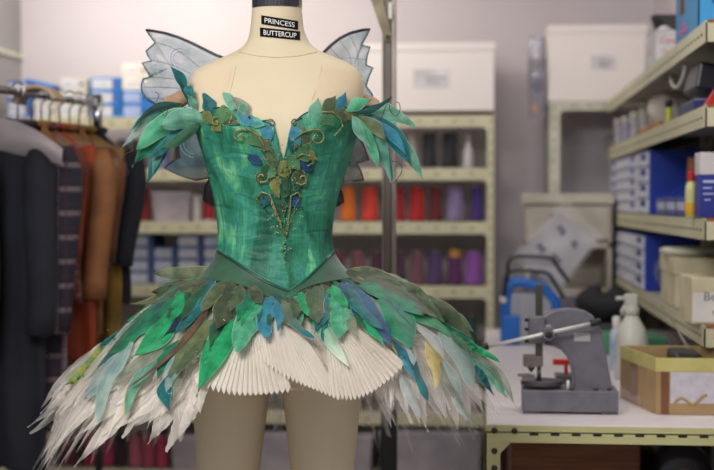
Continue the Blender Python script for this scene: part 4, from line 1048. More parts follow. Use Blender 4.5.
canvas = mat('ivory_canvas', (216, 203, 176), .85, col2=(211, 197, 169), nscale=5, bump=.12, bscale=420, spec=.2)
canvas2 = mat('nude_mesh', (218, 200, 172), .85, col2=(214, 195, 167), nscale=8, bump=.15, bscale=500, spec=.2)
man = thing('dress_form', 'ivory canvas dress form with legs, wearing the green fairy costume', 'mannequin', (TC[10], MY, 0))
g = G(); nz_ = 150; nth = 96; zhi, zlo = TZs[-1], TZs[0]
g.grid(nth, nz_, lambda u, v: torsoP(2 * math.pi * u, zhi + (zlo - zhi) * v), closed=True)
g.f.append(tuple(i * nz_ for i in range(nth))); g.mi.append(0)
g.f.append(tuple(i * nz_ + nz_ - 1 for i in range(nth))[::-1]); g.mi.append(0)
g.build('torso', canvas, man, smooth=True)
for (c0, a0, c1, a1, c2, a2) in ((229, 41, 230.5, 39, 228, 32), (323, 41, 322, 39.5, 322, 32)):
    g = G(); zt_ = W(276, 374, MY)[2]; zk = W(276, 395, MY)[2]; zb_ = W(276, 470, MY)[2]; zz0 = .05
    def leg(u, v):
        a = 2 * math.pi * u; z = zt_ + (zz0 - zt_) * v
        xs = [zz0, .35, zb_, zk, zt_]; cc = [W(c2, 470, MY)[0], W(c2, 470, MY)[0], W(c2, 470, MY)[0], W(c1, 395, MY)[0], W(c0, 384, MY)[0]]
        aa = [.038, .056, a2 * MY / F, a1 * MY / F, a0 * MY / F]
        c = np.interp(z, xs, cc); r_ = np.interp(z, xs, aa)
        return (c + r_ * math.cos(a), MY + .005 - r_ * 1.1 * math.sin(a), z)
    g.grid(40, 40, leg, closed=True)
    g.f.append(tuple(i * 40 for i in range(40))); g.mi.append(0); g.f.append(tuple(i * 40 + 39 for i in range(40))[::-1]); g.mi.append(0)
    g.build('leg', canvas, man, smooth=True)
G().lathe((TC[10], MY, 0), [(.2, 0), (.2, .012), (.05, .03), (.03, .05)], 30).build('base_plate', BLACK, man, smooth=False)
# neck cap, gathered dark cloth
c0 = W(277, 10, MY)
def cap(u, v):
    a = 2 * math.pi * u; r_ = (.0545 + .0004 * math.sin(40 * a)) * (1 if v < .8 else (1 - (v - .8) * 2.2))
    return (c0[0] + r_ * 1.0 * math.cos(a), MY - r_ * 1.0 * math.sin(a), c0[2] + .002 + .042 * v)
g = G(); g.grid(180, 12, cap, closed=True); g.f.append(tuple(i * 12 + 11 for i in range(180))[::-1]); g.mi.append(0)
g.build('neck_cap', mat('navy_gathered_cloth', (30, 32, 46), .6, col2=(48, 48, 62), nscale=3, stretch=(30, 30, 1)), man, smooth=True)
# seams on the form
seam = mat('seam_thread', (206, 186, 148), .9)
def sline(pts_, r_, name, m, parent, off=.0005, n=6, res=6):
    P = []
    for i in range(len(pts_) - 1):
        for k in range(res):
            f = k / res; a, b = pts_[i], pts_[i + 1]; P.append((a[0] + (b[0] - a[0]) * f, a[1] + (b[1] - a[1]) * f))
    P.append(pts_[-1])
    g = G(); g.tube([BF(a, b, off) for a, b in P], r_, n); return g.build(name, m, parent, smooth=True)
sline([(239, 52), (258, 56), (278, 57.5), (298, 56), (317, 52)], .0009, 'neck_seam', seam, man)
sline([(236, 66), (232, 85), (226, 104)], .0006, 'yoke_seam', seam, man)
sline([(322, 66), (318, 85), (312, 100)], .0006, 'yoke_seam', seam, man)
# nude mesh straps of the costume are on the form's shoulders -> dress parts below

# neck tapes with lettering
def tape(body, x0, x1, yl, yr, h, parent):
    g = G()
    def f(u, v):
        px = x0 + (x1 - x0) * u; return BF(px, yl + (yr - yl) * u + h * v, .0012)
    g.grid(24, 4, f); o = g.build('name_tape', mat('black_label_tape', (10, 10, 12), .8, spec=.15), parent, solid=.0008, label='black label tape reading ' + body)
    vs, fs = text_mesh(body, 1.0)
    xs = [p[0] for p in vs]; ys_ = [p[1] for p in vs]; wx = max(xs) - min(xs); hy = max(ys_) - min(ys_)
    V = []
    for p in vs:
        u = (p[0] - min(xs)) / wx; v = (p[1] - min(ys_)) / hy
        px = x0 + (x1 - x0) * (.09 + .82 * u); py = yl + (yr - yl) * (.09 + .82 * u) + h * (.5 - (v - .5) * .56)
        V.append(BF(px, py, .0024))
    g = G(); g.add(V, fs); g.build('lettering', mat('tape_white', (236, 236, 236), .5), o, recalc=False)
tape('PRINCESS', 261.3, 298, 15.2, 21, 8.8, man)
tape('BUTTERCUP', 260, 300, 27.4, 31.4, 8.9, man)

# ================================================================== costume
dress = thing('fairy_costume', 'green fairy tutu costume with leaf skirt and white tulle on the dress form', 'costume', (TC[10], MY, .95))
TOPC = [(150, 116), (188, 122), (193, 121), (200, 113), (208, 109), (222, 107), (238, 110), (252, 116), (262, 121), (269, 123), (273.5, 125), (276, 134), (279, 148), (283, 163),
        (287, 148), (289.5, 134), (292, 125), (296, 120), (304, 114), (316, 108), (332, 106), (346, 107), (356, 110), (364, 114), (372, 118), (400, 118)]
LOWC = [(150, 249), (212, 249.5), (217, 251), (228, 258), (240, 266), (254, 275), (266, 282), (278, 288), (290, 292.5), (298, 287), (308, 279), (318, 269), (328, 258), (336, 250), (342, 249), (400, 249)]
BASC = [(150, 278), (207, 278), (225, 281), (245, 284.5), (258, 290), (270, 297), (280, 302.5), (290, 297), (300, 289), (309, 285), (325, 281), (342, 279), (354, 279), (400, 279)]
def cI(c, x): return float(np.interp(x, [p[0] for p in c], [p[1] for p in c]))
def zpix(px, py):  # z where the front surface is seen at this pixel
    return BF(px, py)[2]
def bod_fold(x, z):
    dx = x - TC[10]
    c = math.exp(-((dx - .006) / .045) ** 2)
    zz_ = (z - 1.22)
    band_ = math.exp(-(zz_ / .13) ** 2)
    return (.0007 * c * band_ * math.sin(z * 330 + 9 * dx * math.copysign(1, dx)) + .0007 * math.sin(z * 190 + dx * 60) * band_)
def xcols():
    # x pixel of each column for the front; finer near the slit
    L_ = list(np.linspace(0, 1, 150)); return L_
silk = bpy.data.materials.new('dyed_green_silk'); silk.use_nodes = True
N = silk.node_tree.nodes; L = silk.node_tree.links; b = N['Principled BSDF']
tc = N.new('ShaderNodeTexCoord')
def noi(scale, st, det=5, dist=0):
    mp = N.new('ShaderNodeMapping'); mp.inputs['Scale'].default_value = st; L.new(tc.outputs['Object'], mp.inputs[0])
    n = N.new('ShaderNodeTexNoise'); n.inputs['Scale'].default_value = scale; n.inputs['Detail'].default_value = det; n.inputs['Distortion'].default_value = dist
    L.new(mp.outputs[0], n.inputs[0]); return n
n1 = noi(9, (2.2, 2.2, .9), 5, .6); r1 = N.new('ShaderNodeValToRGB'); L.new(n1.outputs[0], r1.inputs[0])
el = r1.color_ramp.elements; el[0].position = .32; el[0].color = lin((22, 80, 64)); el[1].position = .70; el[1].color = lin((108, 178, 138))
for p_, c_ in ((.42, (34, 108, 84)), (.50, (50, 130, 102)), (.57, (50, 126, 114)), (.63, (72, 154, 112))):
    e_ = r1.color_ramp.elements.new(p_); e_.color = lin(c_)
n2 = noi(60, (5, 5, .16), 3); r2 = N.new('ShaderNodeMapRange'); r2.inputs[1].default_value = .3; r2.inputs[2].default_value = .7; r2.inputs[3].default_value = .82; r2.inputs[4].default_value = 1.34; L.new(n2.outputs[0], r2.inputs[0])
hs = N.new('ShaderNodeHueSaturation'); L.new(r1.outputs[0], hs.inputs['Color']); L.new(r2.outputs[0], hs.inputs['Value']); L.new(hs.outputs[0], b.inputs['Base Color'])
b.inputs['Roughness'].default_value = .52; b.inputs['Specular IOR Level'].default_value = .3
n3 = noi(13, (.9, .9, 2.4), 2, .8); bp = N.new('ShaderNodeBump'); bp.inputs['Strength'].default_value = .7; bp.inputs['Distance'].default_value = .009; L.new(n3.outputs[0], bp.inputs['Height']); L.new(bp.outputs[0], b.inputs['Normal'])

x_lo, x_hi = None, None
def bodice_surface(topc, lowc, off, flare=0, nv=70, fold=True, ncol=200):
    g = G()
    # front half columns by angle pi..0 (left to right)
    ths = [math.pi - math.pi * k / ncol for k in range(ncol + 1)]
    back = [-(math.pi * k / 60) for k in range(1, 60)]
    cols_ = []
    for th in ths + back:
        front = th >= -1e-9
        # column px: evaluate mid height
        def colpx(z):
            p = torsoP(th, z, off); return toPx(p)
        if front:
            zt_ = 1.5
            # fixed point on top curve
            z = CAMZ + .19
            for _ in range(12):
                px, py = colpx(z); tgt = cI(topc, px); z = z + (py - tgt) * MY / F * .7
            zt_ = z
            z = CAMZ - .1
            for _ in range(12):
                px, py = colpx(z); tgt = cI(lowc, px); z = z + (py - tgt) * MY / F * .7
            zb_ = z
        else:
            zt_ = WZ(cI(topc, 400), MY, 277); zb_ = WZ(cI(lowc, 400), MY, 277)
        cols_.append((th, zt_, zb_, front))
    nu = len(cols_)
    for i, (th, zt_, zb_, front) in enumerate(cols_):
        for j in range(nv):
            v = j / (nv - 1); z = zt_ + (zb_ - zt_) * v
            p = list(torsoP(th, z, off + flare * v ** 2))
            if fold and front: p[1] -= bod_fold(p[0], z)
            g.v.append(tuple(p)); g.uv.append((i / nu, v))
    for i in range(nu):
        for j in range(nv - 1):
            i2 = (i + 1) % nu; g.f.append((i * nv + j, i2 * nv + j, i2 * nv + j + 1, i * nv + j + 1)); g.mi.append(0)
    return g
bodice_surface(TOPC, LOWC, .004).build('bodice', silk, dress, smooth=True, solid=.0015)
yoke = mat('dark_green_basque', (40, 92, 66), .6, col2=(18, 58, 42), nscale=7, stretch=(2, 2, 3), bump=.3, bscale=20, bstretch=(1, 1, 4), sheen=.4)
bodice_surface([(p[0], p[1] - 2) for p in LOWC], BASC, .0055, flare=.014, nv=24, fold=False, ncol=120).build('basque', yoke, dress, smooth=True, solid=.0015)
dkp = mat('dark_green_piping', (14, 66, 54), .28, coat=.4)
tealp = mat('teal_piping', (30, 130, 112), .3, coat=.4)
sline([p for p in LOWC[2:-2]], .0022, 'waist_piping', dkp, dress, off=.0065, n=8)
sline([(p[0], p[1] - 2.6) for p in LOWC[3:-3]], .0014, 'waist_cord', tealp, dress, off=.0068, n=8)
sline([p for p in TOPC[3:11]], .0014, 'neckline_piping', dkp, dress, off=.006, n=8)
sline([p for p in TOPC[16:-3]], .0014, 'neckline_piping', dkp, dress, off=.006, n=8)
sline([(273.5, 125), (276, 134), (279, 148), (283, 163), (287, 148), (289.5, 134), (292, 125)], .0015, 'keyhole_piping', tealp, dress, off=.006, n=8)
def spiral(cx, cy, r0, turns, start, ccw, n=26, squash=1):
    return [(cx + r0 * (1 - k / n * .8) * math.cos(start + ccw * turns * 2 * math.pi * k / n), cy + squash * r0 * (1 - k / n * .8) * math.sin(start + ccw * turns * 2 * math.pi * k / n)) for k in range(n + 1)]
dk_scroll = mat('bottle_green_trim', (26, 92, 62), .4, coat=.3)
sline([(262, 121)] + spiral(271, 123.5, 4.2, 1.0, -2.2, 1), .0016, 'neckline_curl', dk_scroll, dress, off=.007, res=1)
sline([(302, 118)] + spiral(294.5, 123, 4.0, 1.0, -.9, -1), .0016, 'neckline_curl', dk_scroll, dress, off=.007, res=1)
def smoothline(P, res=6):
    out = []; n = len(P)
    for i in range(n - 1):
        p0, p1, p2, p3 = P[max(i - 1, 0)], P[i], P[i + 1], P[min(i + 2, n - 1)]
        for k in range(res):
            t = k / res; out.append(tuple(.5 * ((2 * p1[c]) + (-p0[c] + p2[c]) * t + (2 * p0[c] - 5 * p1[c] + 4 * p2[c] - p3[c]) * t * t + (-p0[c] + 3 * p1[c] - 3 * p2[c] + p3[c]) * t ** 3) for c in range(2)))
    out.append(P[-1][:2]); return out
# boning seams
bseam = mat('bodice_seam', (40, 112, 90), .5)
for pts_ in ([(217, 125), (222, 165), (230, 205), (236, 240), (238, 262)], [(238, 155), (246, 190), (256, 225), (262, 258), (265, 279)], [(203, 135), (215, 180), (223, 222), (224, 252)],
             [(333, 150), (322, 190), (312, 225), (307, 255), (304, 280)], [(350, 128), (340, 165), (329, 205), (324, 240), (321, 264)], [(357, 136), (344, 178), (333, 215), (330, 250)]):
    sline(smoothline(pts_, 4), .0006, 'boning_seam', bseam, dress, off=.0048)
# sheer nude straps
def strap(corners, name):
    g = G()
    def f(u, v):
        a, b, c, d = corners
        x = (a[0] * (1 - u) + b[0] * u) * (1 - v) + (d[0] * (1 - u) + c[0] * u) * v
        y = (a[1] * (1 - u) + b[1] * u) * (1 - v) + (d[1] * (1 - u) + c[1] * u) * v
        return BF(x, y, .0012)
    g.grid(16, 20, f); g.build(name, canvas2, dress, smooth=True, recalc=False, label='peach sheer mesh panel')
strap([(196, 72), (232, 68), (222, 112), (194, 114)], 'mesh_panel')
strap([(322, 68), (358, 74), (361, 112), (310, 112)], 'mesh_panel')
# ribbed arm band
def armband(cx, cy, w_, h_, rot, y0):
    g = G(); c = W(cx, cy, y0); R_ = Matrix.Rotation(rot, 3, 'Y')
    def f(u, v):
        a = 2 * math.pi * u; x = (v - .5) * w_ * MY / F; r_ = (h_ / 2 * MY / F) * (1 - .5 * (v - .35) ** 2) * (1 + .05 * math.sin(v * 60))
        p = R_ @ Vector((x, r_ * math.cos(a), r_ * math.sin(a))); return (c[0] + p.x, c[1] + p.y, c[2] + p.z)
    g.grid(22, 60, f, closed=True); g.build('arm_band', mat('beige_elastic', (186, 152, 124), .8, bump=.2, bscale=300), dress, smooth=True, label='beige ribbed elastic arm band')
armband(177, 101, 34, 17, math.radians(-28), MY)
armband(370, 104, 16, 16, math.radians(20), MY + .02)

# ------------------------------------------------------------------ leaves
LM = {
 'emer': leafmat('leaf_emerald', (16, 142, 98), (10, 100, 76), (60, 180, 140)),
 'brig': leafmat('leaf_bright_green', (38, 176, 116), (16, 136, 84), (110, 200, 150)),
 'mint': leafmat('leaf_mint', (96, 188, 148), (62, 150, 116), (160, 214, 180)),
 'seaf': leafmat('leaf_seafoam', (120, 184, 160), (76, 144, 124), (170, 210, 190), alpha=.92),
 'teal': leafmat('leaf_teal', (22, 120, 122), (14, 84, 92), (70, 160, 156)),
 'dteal': leafmat('leaf_deep_teal', (14, 78, 72), (10, 52, 54), (50, 120, 110)),
 'blue': leafmat('leaf_blue', (24, 98, 150), (12, 58, 104), (30, 96, 130), crinkle=1.0),
 'cyan': leafmat('leaf_cyan', (60, 150, 172), (44, 118, 150), (130, 196, 204)),
 'navy': leafmat('leaf_navy', (16, 42, 74), (12, 28, 52), (30, 60, 90)),
 'oliv': leafmat('leaf_olive', (92, 112, 82), (68, 88, 62), (160, 172, 138)),
 'dkol': leafmat('leaf_dark_olive', (84, 96, 70), (58, 72, 52), (146, 152, 120)),
 'olsh': leafmat('leaf_sheer_olive', (128, 140, 98), (94, 108, 72), (176, 182, 140), alpha=.8),
 'moss': leafmat('leaf_moss', (44, 104, 72), (30, 80, 56), (80, 130, 98)),
 'oltl': leafmat('leaf_olive_to_teal', (116, 134, 118), (90, 110, 96), (176, 190, 166), tipcol=(20, 118, 128)),
 'mtwh': leafmat('leaf_mint_white_tip', (70, 176, 130), (50, 150, 110), (150, 206, 170), tipcol=(216, 230, 216)),
 'paqa': leafmat('leaf_pale_aqua', (170, 198, 192), (140, 178, 174), (196, 214, 208), alpha=.78),
 'pgry': leafmat('leaf_pale_grey', (190, 200, 200), (160, 176, 180), (214, 218, 214), alpha=.75),
 'yell': leafmat('leaf_soft_yellow', (214, 196, 122), (192, 172, 96), (220, 206, 150), alpha=.75),
 'grye': leafmat('leaf_green_yellow', (170, 172, 60), (80, 140, 84), (150, 170, 90), alpha=.9),
 'brwn': leafmat('ribbon_brown', (112, 88, 70), (90, 66, 52), (130, 106, 88)),
 'gold': leafmat('leaf_gold', (150, 148, 84), (96, 120, 66), (196, 176, 110)),
 'paol': leafmat('leaf_patina', (92, 146, 100), (56, 110, 80), (160, 168, 104)),
 'lace': leafmat('leaf_grey_lace', (150, 160, 140), (112, 128, 110), (180, 184, 164), alpha=.7),
 'whit': leafmat('petal_white', (240, 234, 226), (230, 222, 214), (248, 244, 238), alpha=.62, crinkle=.3, rough=.7, ew=.93),
 'whi2': leafmat('petal_white_sheer', (236, 230, 226), (222, 216, 212), (246, 242, 238), alpha=.40, crinkle=.15, rough=.7, ew=.93),
}
LR = random.Random(11)
LCOUNT = {}
def leaf(name, base, tip, wpx, m, YF, lift=(.0, .004), bend=0, cup=.25, lobes=0, wave=.0015, nL=18, nW=7, prof=None, parent=None, seed=None, ragged=0, label=None, twist=0, kind=None, peak=.42):
    """YF(px,py)->depth of the cloth beneath; lift brings the leaf off it along the way to the tip"""
    rn = random.Random(seed if seed is not None else LR.random())
    bx_, by_ = base; tx_, ty_ = tip; dx, dy = tx_ - bx_, ty_ - by_; Ln = math.hypot(dx, dy); ux, uy = dx / Ln, dy / Ln; nx, ny = -uy, ux
    ph = rn.uniform(0, 6.28); g = G(); lob = rn.uniform(.9, 1.1)
    wm = wpx / F * 2.9
    def prf(t):
        if prof: return prof(t)
        s = (.22 + .78 * math.sin(math.pi / 2 * t / peak)) if t < peak else 1 - ((t - peak) / (1 - peak)) ** 1.55
        if lobes: s *= 1 + .34 * math.sin(lobes * math.pi * t * lob + .6) * (1 if t > .12 else 0)
        return s
    def f(u, v):
        t = u; q = (v - .5) * 2
        off = bend * math.sin(math.pi * t) * Ln
        w_ = prf(t) * wpx / 2
        wob = .06 * wpx * math.sin(9 * t + ph) * abs(q)
        if ragged: wob += ragged * wpx * rn.uniform(-1, 1) * abs(q) * (t > .3)
        px = bx_ + dx * t + nx * (off + q * w_ + wob * (1 if q > 0 else -1)); py = by_ + dy * t + ny * (off + q * w_ + wob * (1 if q > 0 else -1))
        Y = YF(px, py)
        h = lift[0] + (lift[1] - lift[0]) * t + cup * wm * .5 * prf(t) * -(abs(q) ** 1.2) + wave * (.4 + .9 * abs(q)) * math.sin(12 * t + 2.0 * q + ph) * min(1, wpx / 14) + twist * q * t * wm
        return W(px, py, Y - h)
    g.grid(nL, nW, f, uvfn=lambda u, v: (u, v))
    return g.build(name, m, parent or dress, smooth=True, recalc=False, label=label, kind=kind)

# --- sleeves: depth fields
def sleeveL(px, py): return MY - .05 + .0006 * (200 - px) * .4 + .0002 * (py - 120)
def sleeveR(px, py): return MY - .05 + .0006 * (px - 350) * .4 + .0002 * (py - 120)
SL = [  # base, tip, width, mat, lift, bend, cup
 ((186, 108), (120, 150), 9, 'paqa', .0, .10, .3), ((184, 109), (131, 130), 16, 'seaf', .004, .12, .3), ((182, 104), (133, 129), 8, 'dteal', .012, .16, .3),
 ((176, 122), (146, 186), 14, 'teal', .002, .02, .3), ((170, 130), (152, 178), 9, 'seaf', .006, .05, .3), ((200, 118), (132, 167), 24, 'emer', .008, .12, .4), ((196, 118), (150, 158), 17, 'teal', .014, -.02, .4),
 ((203, 116), (136, 150), 26, 'mint', .020, .13, .5), ((204, 119), (160, 127), 24, 'seaf', .030, .10, .6), ((200, 122), (160, 150), 12, 'moss', .028, -.05, .4),
 ((187, 93), (169, 65), 10, 'teal', .02, .08, .3), ((183, 86), (195, 98), 9, 'teal', .022, -.06, .3), ((190, 106), (178, 82), 7, 'dteal', .015, .1, .3), ((196, 112), (186, 94), 8, 'seaf', .02, .1, .3),
]
for b_, t_, w_, m_, l_, be, cu in SL: leaf('sleeve_leaf', b_, t_, w_, LM[m_], sleeveL, (l_, l_ + .012), be, cu)
SR = [
 ((362, 112), (415, 126), 19, 'seaf', .0, -.10, .3), ((360, 116), (394, 184), 10, 'teal', .0, -.08, .3), ((364, 118), (391, 183), 14, 'seaf', .004, -.05, .3),
 ((368, 120), (424, 182), 15, 'seaf', .006, -.10, .35), ((362, 116), (411, 166), 21, 'teal', .012, -.12, .4), ((366, 118), (408, 158), 10, 'cyan', .020, -.10, .4),
 ((354, 117), (379, 168), 13, 'mint', .022, -.05, .5), ((358, 116), (387, 143), 12, 'olsh', .028, -.10, .5), ((352, 112), (392, 97), 8, 'dteal', .018, .10, .3),
 ((346, 111), (373, 99), 12, 'mint', .022, -.06, .3), ((352, 115), (372, 150), 9, 'seaf', .03, .05, .4),
]
for b_, t_, w_, m_, l_, be, cu in SR: leaf('sleeve_leaf', b_, t_, w_, LM[m_], sleeveR, (l_, l_ + .012), be, cu)
wire = mat('dark_wire', (26, 20, 30), .4)
def wirec(P, Y, r_=.0008, m=wire, name='wire_tendril'):
    G().tube([W(a, b_, Y) for a, b_ in smoothline(P)], r_, 6).build(name, m, dress, smooth=True)
wirec([(146, 100), (152, 103), (159, 106), (165, 116), (169, 106), (173, 104), (186, 108)], MY - .09)
wirec([(155, 92), (159, 95), (156, 102)], MY - .09, .0006)
wirec([(133, 151), (126, 154), (123, 160), (126, 167), (129, 173), (124, 176), (118, 178)], MY - .08, .0008, mat('maroon_wire', (80, 26, 34), .4))
wirec([(391, 98), (386, 106), (383, 114), (380, 120)], MY - .09)
wirec([(389, 104), (391, 112), (396, 116), (400, 110), (399, 103), (396, 102)], MY - .09)
wirec([(391, 161), (399, 163), (402, 170), (398, 178), (393, 184)], MY - .08)

# --- bodice applique
def bf(px, py): return BF(px, py, .006)[1]
BA = [
 ((210, 113), (203, 93), 12, 'teal', 0, .1), ((234, 110), (222, 92), 10, 'seaf', 0, .1), ((248, 118), (232, 97), 12, 'lace', 0, .1), ((246, 114), (240, 102), 8, 'seaf', 0, 0),
 ((216, 112), (236, 118), 15, 'paol', 2, 0), ((222, 113), (240, 124), 12, 'oliv', 2, .1), ((238, 112), (262, 124), 10, 'cyan', 0, .1), ((244, 118), (266, 126), 9, 'mint', 0, 0), ((262, 124), (272, 140), 12, 'cyan', 0, 0),
 ((215, 120), (222, 132), 8, 'gold', 0, .2), ((250, 128), (262, 148), 11, 'paol', 0, .1), ((258, 136), (270, 152), 12, 'oliv', 0, 0), ((262, 148), (276, 158), 11, 'moss', 0, 0), ((248, 156), (262, 164), 9, 'blue', 0, 0),
 ((266, 146), (276, 168), 13, 'oliv', 0, 0), ((276, 158), (270, 178), 13, 'paol', 0, 0), ((284, 160), (288, 180), 12, 'gold', 0, .1), ((272, 162), (262, 182), 12, 'moss', 0, 0), ((264, 172), (258, 184), 9, 'oliv', 0, .1),
 ((288, 156), (300, 170), 13, 'paol', 0, 0), ((276, 176), (279, 198), 9, 'gold', 0, .1), ((286, 178), (284, 200), 10, 'moss', 0, 0), ((296, 170), (306, 186), 13, 'oliv', 0, .1), ((300, 176), (294, 192), 10, 'moss', 0, 0),
 ((272, 194), (262, 208), 10, 'teal', 0, .1), ((292, 194), (300, 208), 10, 'blue', 0, .1), ((280, 200), (284, 216), 8, 'moss', 0, 0), ((292, 126), (300, 146), 11, 'cyan', 0, 0), ((296, 132), (290, 152), 11, 'teal', 0, 0),
 ((302, 118), (298, 104), 0, 'mint', 0, 0), ((306, 128), (294, 150), 17, 'oliv', 2, 0), ((300, 142), (308, 162), 16, 'paol', 0, 0), ((312, 132), (304, 118), 9, 'mint', 0, .1), ((310, 120), (318, 97), 12, 'seaf', 0, .1),
 ((322, 110), (336, 95), 11, 'oliv', 0, .1), ((334, 110), (346, 91), 9, 'cyan', 0, .1), ((318, 116), (310, 132), 11, 'mint', 0, 0), ((322, 114), (334, 126), 14, 'paol', 2, 0), ((334, 110), (348, 122), 13, 'oliv', 0, 0),
 ((344, 112), (358, 119), 9, 'gold', 0, 0), ((326, 128), (344, 116), 9, 'emer', 0, 0), ((300, 160), (314, 172), 9, 'blue', 0, 0), ((306, 150), (318, 160), 8, 'gold', 0, .1), ((203, 112), (212, 124), 10, 'gold', 0, 0),
]
for k, (b_, t_, w_, m_, lo, be) in enumerate(BA):
    if w_: leaf('applique_leaf', b_, t_, w_ * 1.2, LM[m_], bf, (.002 + .0005 * (k % 5), .006 + .0007 * (k % 4)), be, .2, lo, .0006, 12, 5, seed=k)
goldm = mat('gold_beads', (222, 196, 140), .3, .5); goldt = mat('gold_braid', (168, 156, 96), .4, .3, col2=(70, 110, 66), nscale=220)
SCR = [
 [(264, 150), (262, 142), (256, 134), (248, 129)] + spiral(240, 136, 7.5, 1.15, -.9, -1),
 spiral(216, 122, 5, .9, -1.5, -1), [(226, 112), (232, 116), (230, 122)],
 [(294, 140), (302, 133), (310, 130)] + spiral(317, 138, 8.5, 1.1, -1.8, 1),
 [(322, 112), (332, 112), (340, 118), (343, 126), (338, 132), (334, 136)],
 [(296, 158), (302, 154), (310, 156), (314, 162), (308, 166)],
 spiral(262, 177, 6.5, .9, 0, 1), spiral(302, 179, 6.5, .9, 2.5, -1), [(262, 205), (256, 198), (262, 192), (270, 195), (274, 206), (280, 222), (285, 236)], [(302, 200), (298, 192), (291, 196), (290, 208), (288, 222), (285, 236)],
]
for k, s in enumerate(SCR):
    sline(s, .0019, 'gold_scroll', goldt, dress, off=.0125, res=1, n=6)
g = G(); rn = random.Random(3); bpts = []
for s in SCR[:-2]:
    for a, b_ in s + s[::2]: bpts.append((a + rn.uniform(-.6, .6), b_ + rn.uniform(-.6, .6)))
for k in range(26):
    f = k / 25; bpts.append((270 + 15 * f + rn.uniform(-1, 1), 200 + 36 * f)); bpts.append((298 - 13 * f + rn.uniform(-1, 1), 200 + 36 * f))
for k in range(12): bpts.append((285 + rn.uniform(-1.5, 1.5), 234 + k * 2.1))
for k in range(30): bpts.append((284 + rn.gauss(0, 9) * (1 - k / 40), 205 + rn.uniform(0, 30)))
for k in range(70): bpts.append((282 + rn.gauss(0, 14), 172 + rn.gauss(0, 13)))
for a, b_ in ((272, 226), (276, 232), (298, 222), (294, 228), (285, 262), (281, 248), (289, 248), (269, 218), (273, 214), (301, 216)): bpts += [(a, b_), (a + 1.6, b_ + .5), (a - .8, b_ + 1.5)]
for a, b_ in bpts:
    g.sphere(BF(a, b_, .013), rn.choice((.0009, .0011, .0014)), 6, 4)
q = g.build('beadwork', goldm, dress, smooth=True, kind='stuff', label='gold beadwork running down the bodice centre')
g = G()
for k in range(50):
    g.sphere(BF(284 + rn.gauss(0, 10), 190 + rn.gauss(0, 24), .0135), rn.choice((.0013, .0018)), 6, 4)
for a, b_ in ((285, 244), (284, 251), (285, 258), (249, 117)): g.sphere(BF(a, b_, .0145), .0026, 8, 5)
g.build('dark_beads', mat('dark_green_beads', (20, 54, 44), .15, .3, coat=1), dress, smooth=True, kind='stuff', label='dark green glass beads on the bodice')

# ------------------------------------------------------------------ skirt
HC = W(277, 203, MY)[0]
def lerp(a, b, t): return a + (b - a) * t
def skp(phi):
    """phi 0 = toward camera, +90 = right, 180 = back -> (reach, hem z, drop exponent)"""
    c, s = math.cos(phi), math.sin(phi)
    keys = [(-180, .43, .86, 2.0), (-130, .48, .84, 2.0), (-90, .52, .815, 1.75), (-60, .50, .835, 1.7), (-35, .42, .90, 1.5), (-12, .345, .955, 1.35), (0, .335, .96, 1.35), (12, .345, .955, 1.35), (35, .41, .915, 1.5), (60, .47, .895, 1.9), (90, .49, .875, 2.3), (130, .46, .85, 2.1), (180, .43, .86, 2.0)]
    d = math.degrees(phi); d = (d + 180) % 360 - 180
    K = [k[0] for k in keys]; return tuple(float(np.interp(d, K, [k[i] for k in keys])) for i in (1, 2, 3))
def skirtP(phi, s, dz=0, rs=1, ls=1):
    R, zh, e = skp(phi); s2 = s * ls
    r0x, r0y = .152, .112
    sn, cs_ = math.sin(phi), math.cos(phi)
    r0 = 1 / math.sqrt((sn / r0x) ** 2 + (cs_ / r0y) ** 2)
    z0 = 1.160 - .03 * max(0, cs_) ** 2
    r_ = r0 + (R * rs - r0) * s2; z = z0 - (z0 - zh) * s2 ** e + dz * s2
    return np.array([HC + r_ * sn, MY - r_ * cs_, z])
# sampled depth field of the skirt top
_ph = np.radians(np.linspace(-96, 96, 97)); _s = np.linspace(0, 1.12, 45)
_pts = []; 
for a in _ph:
    for s in _s:
        P = skirtP(a, s); q = toPx(P); _pts.append((q[0], q[1], P[1]))
_pts = np.array(_pts)
def SY(px, py):
    d2 = (_pts[:, 0] - px) ** 2 + (_pts[:, 1] - py) ** 2
    k = np.argpartition(d2, 8)[:8]; w_ = 1 / (d2[k] + 6); return float((w_ * _pts[k, 2]).sum() / w_.sum())

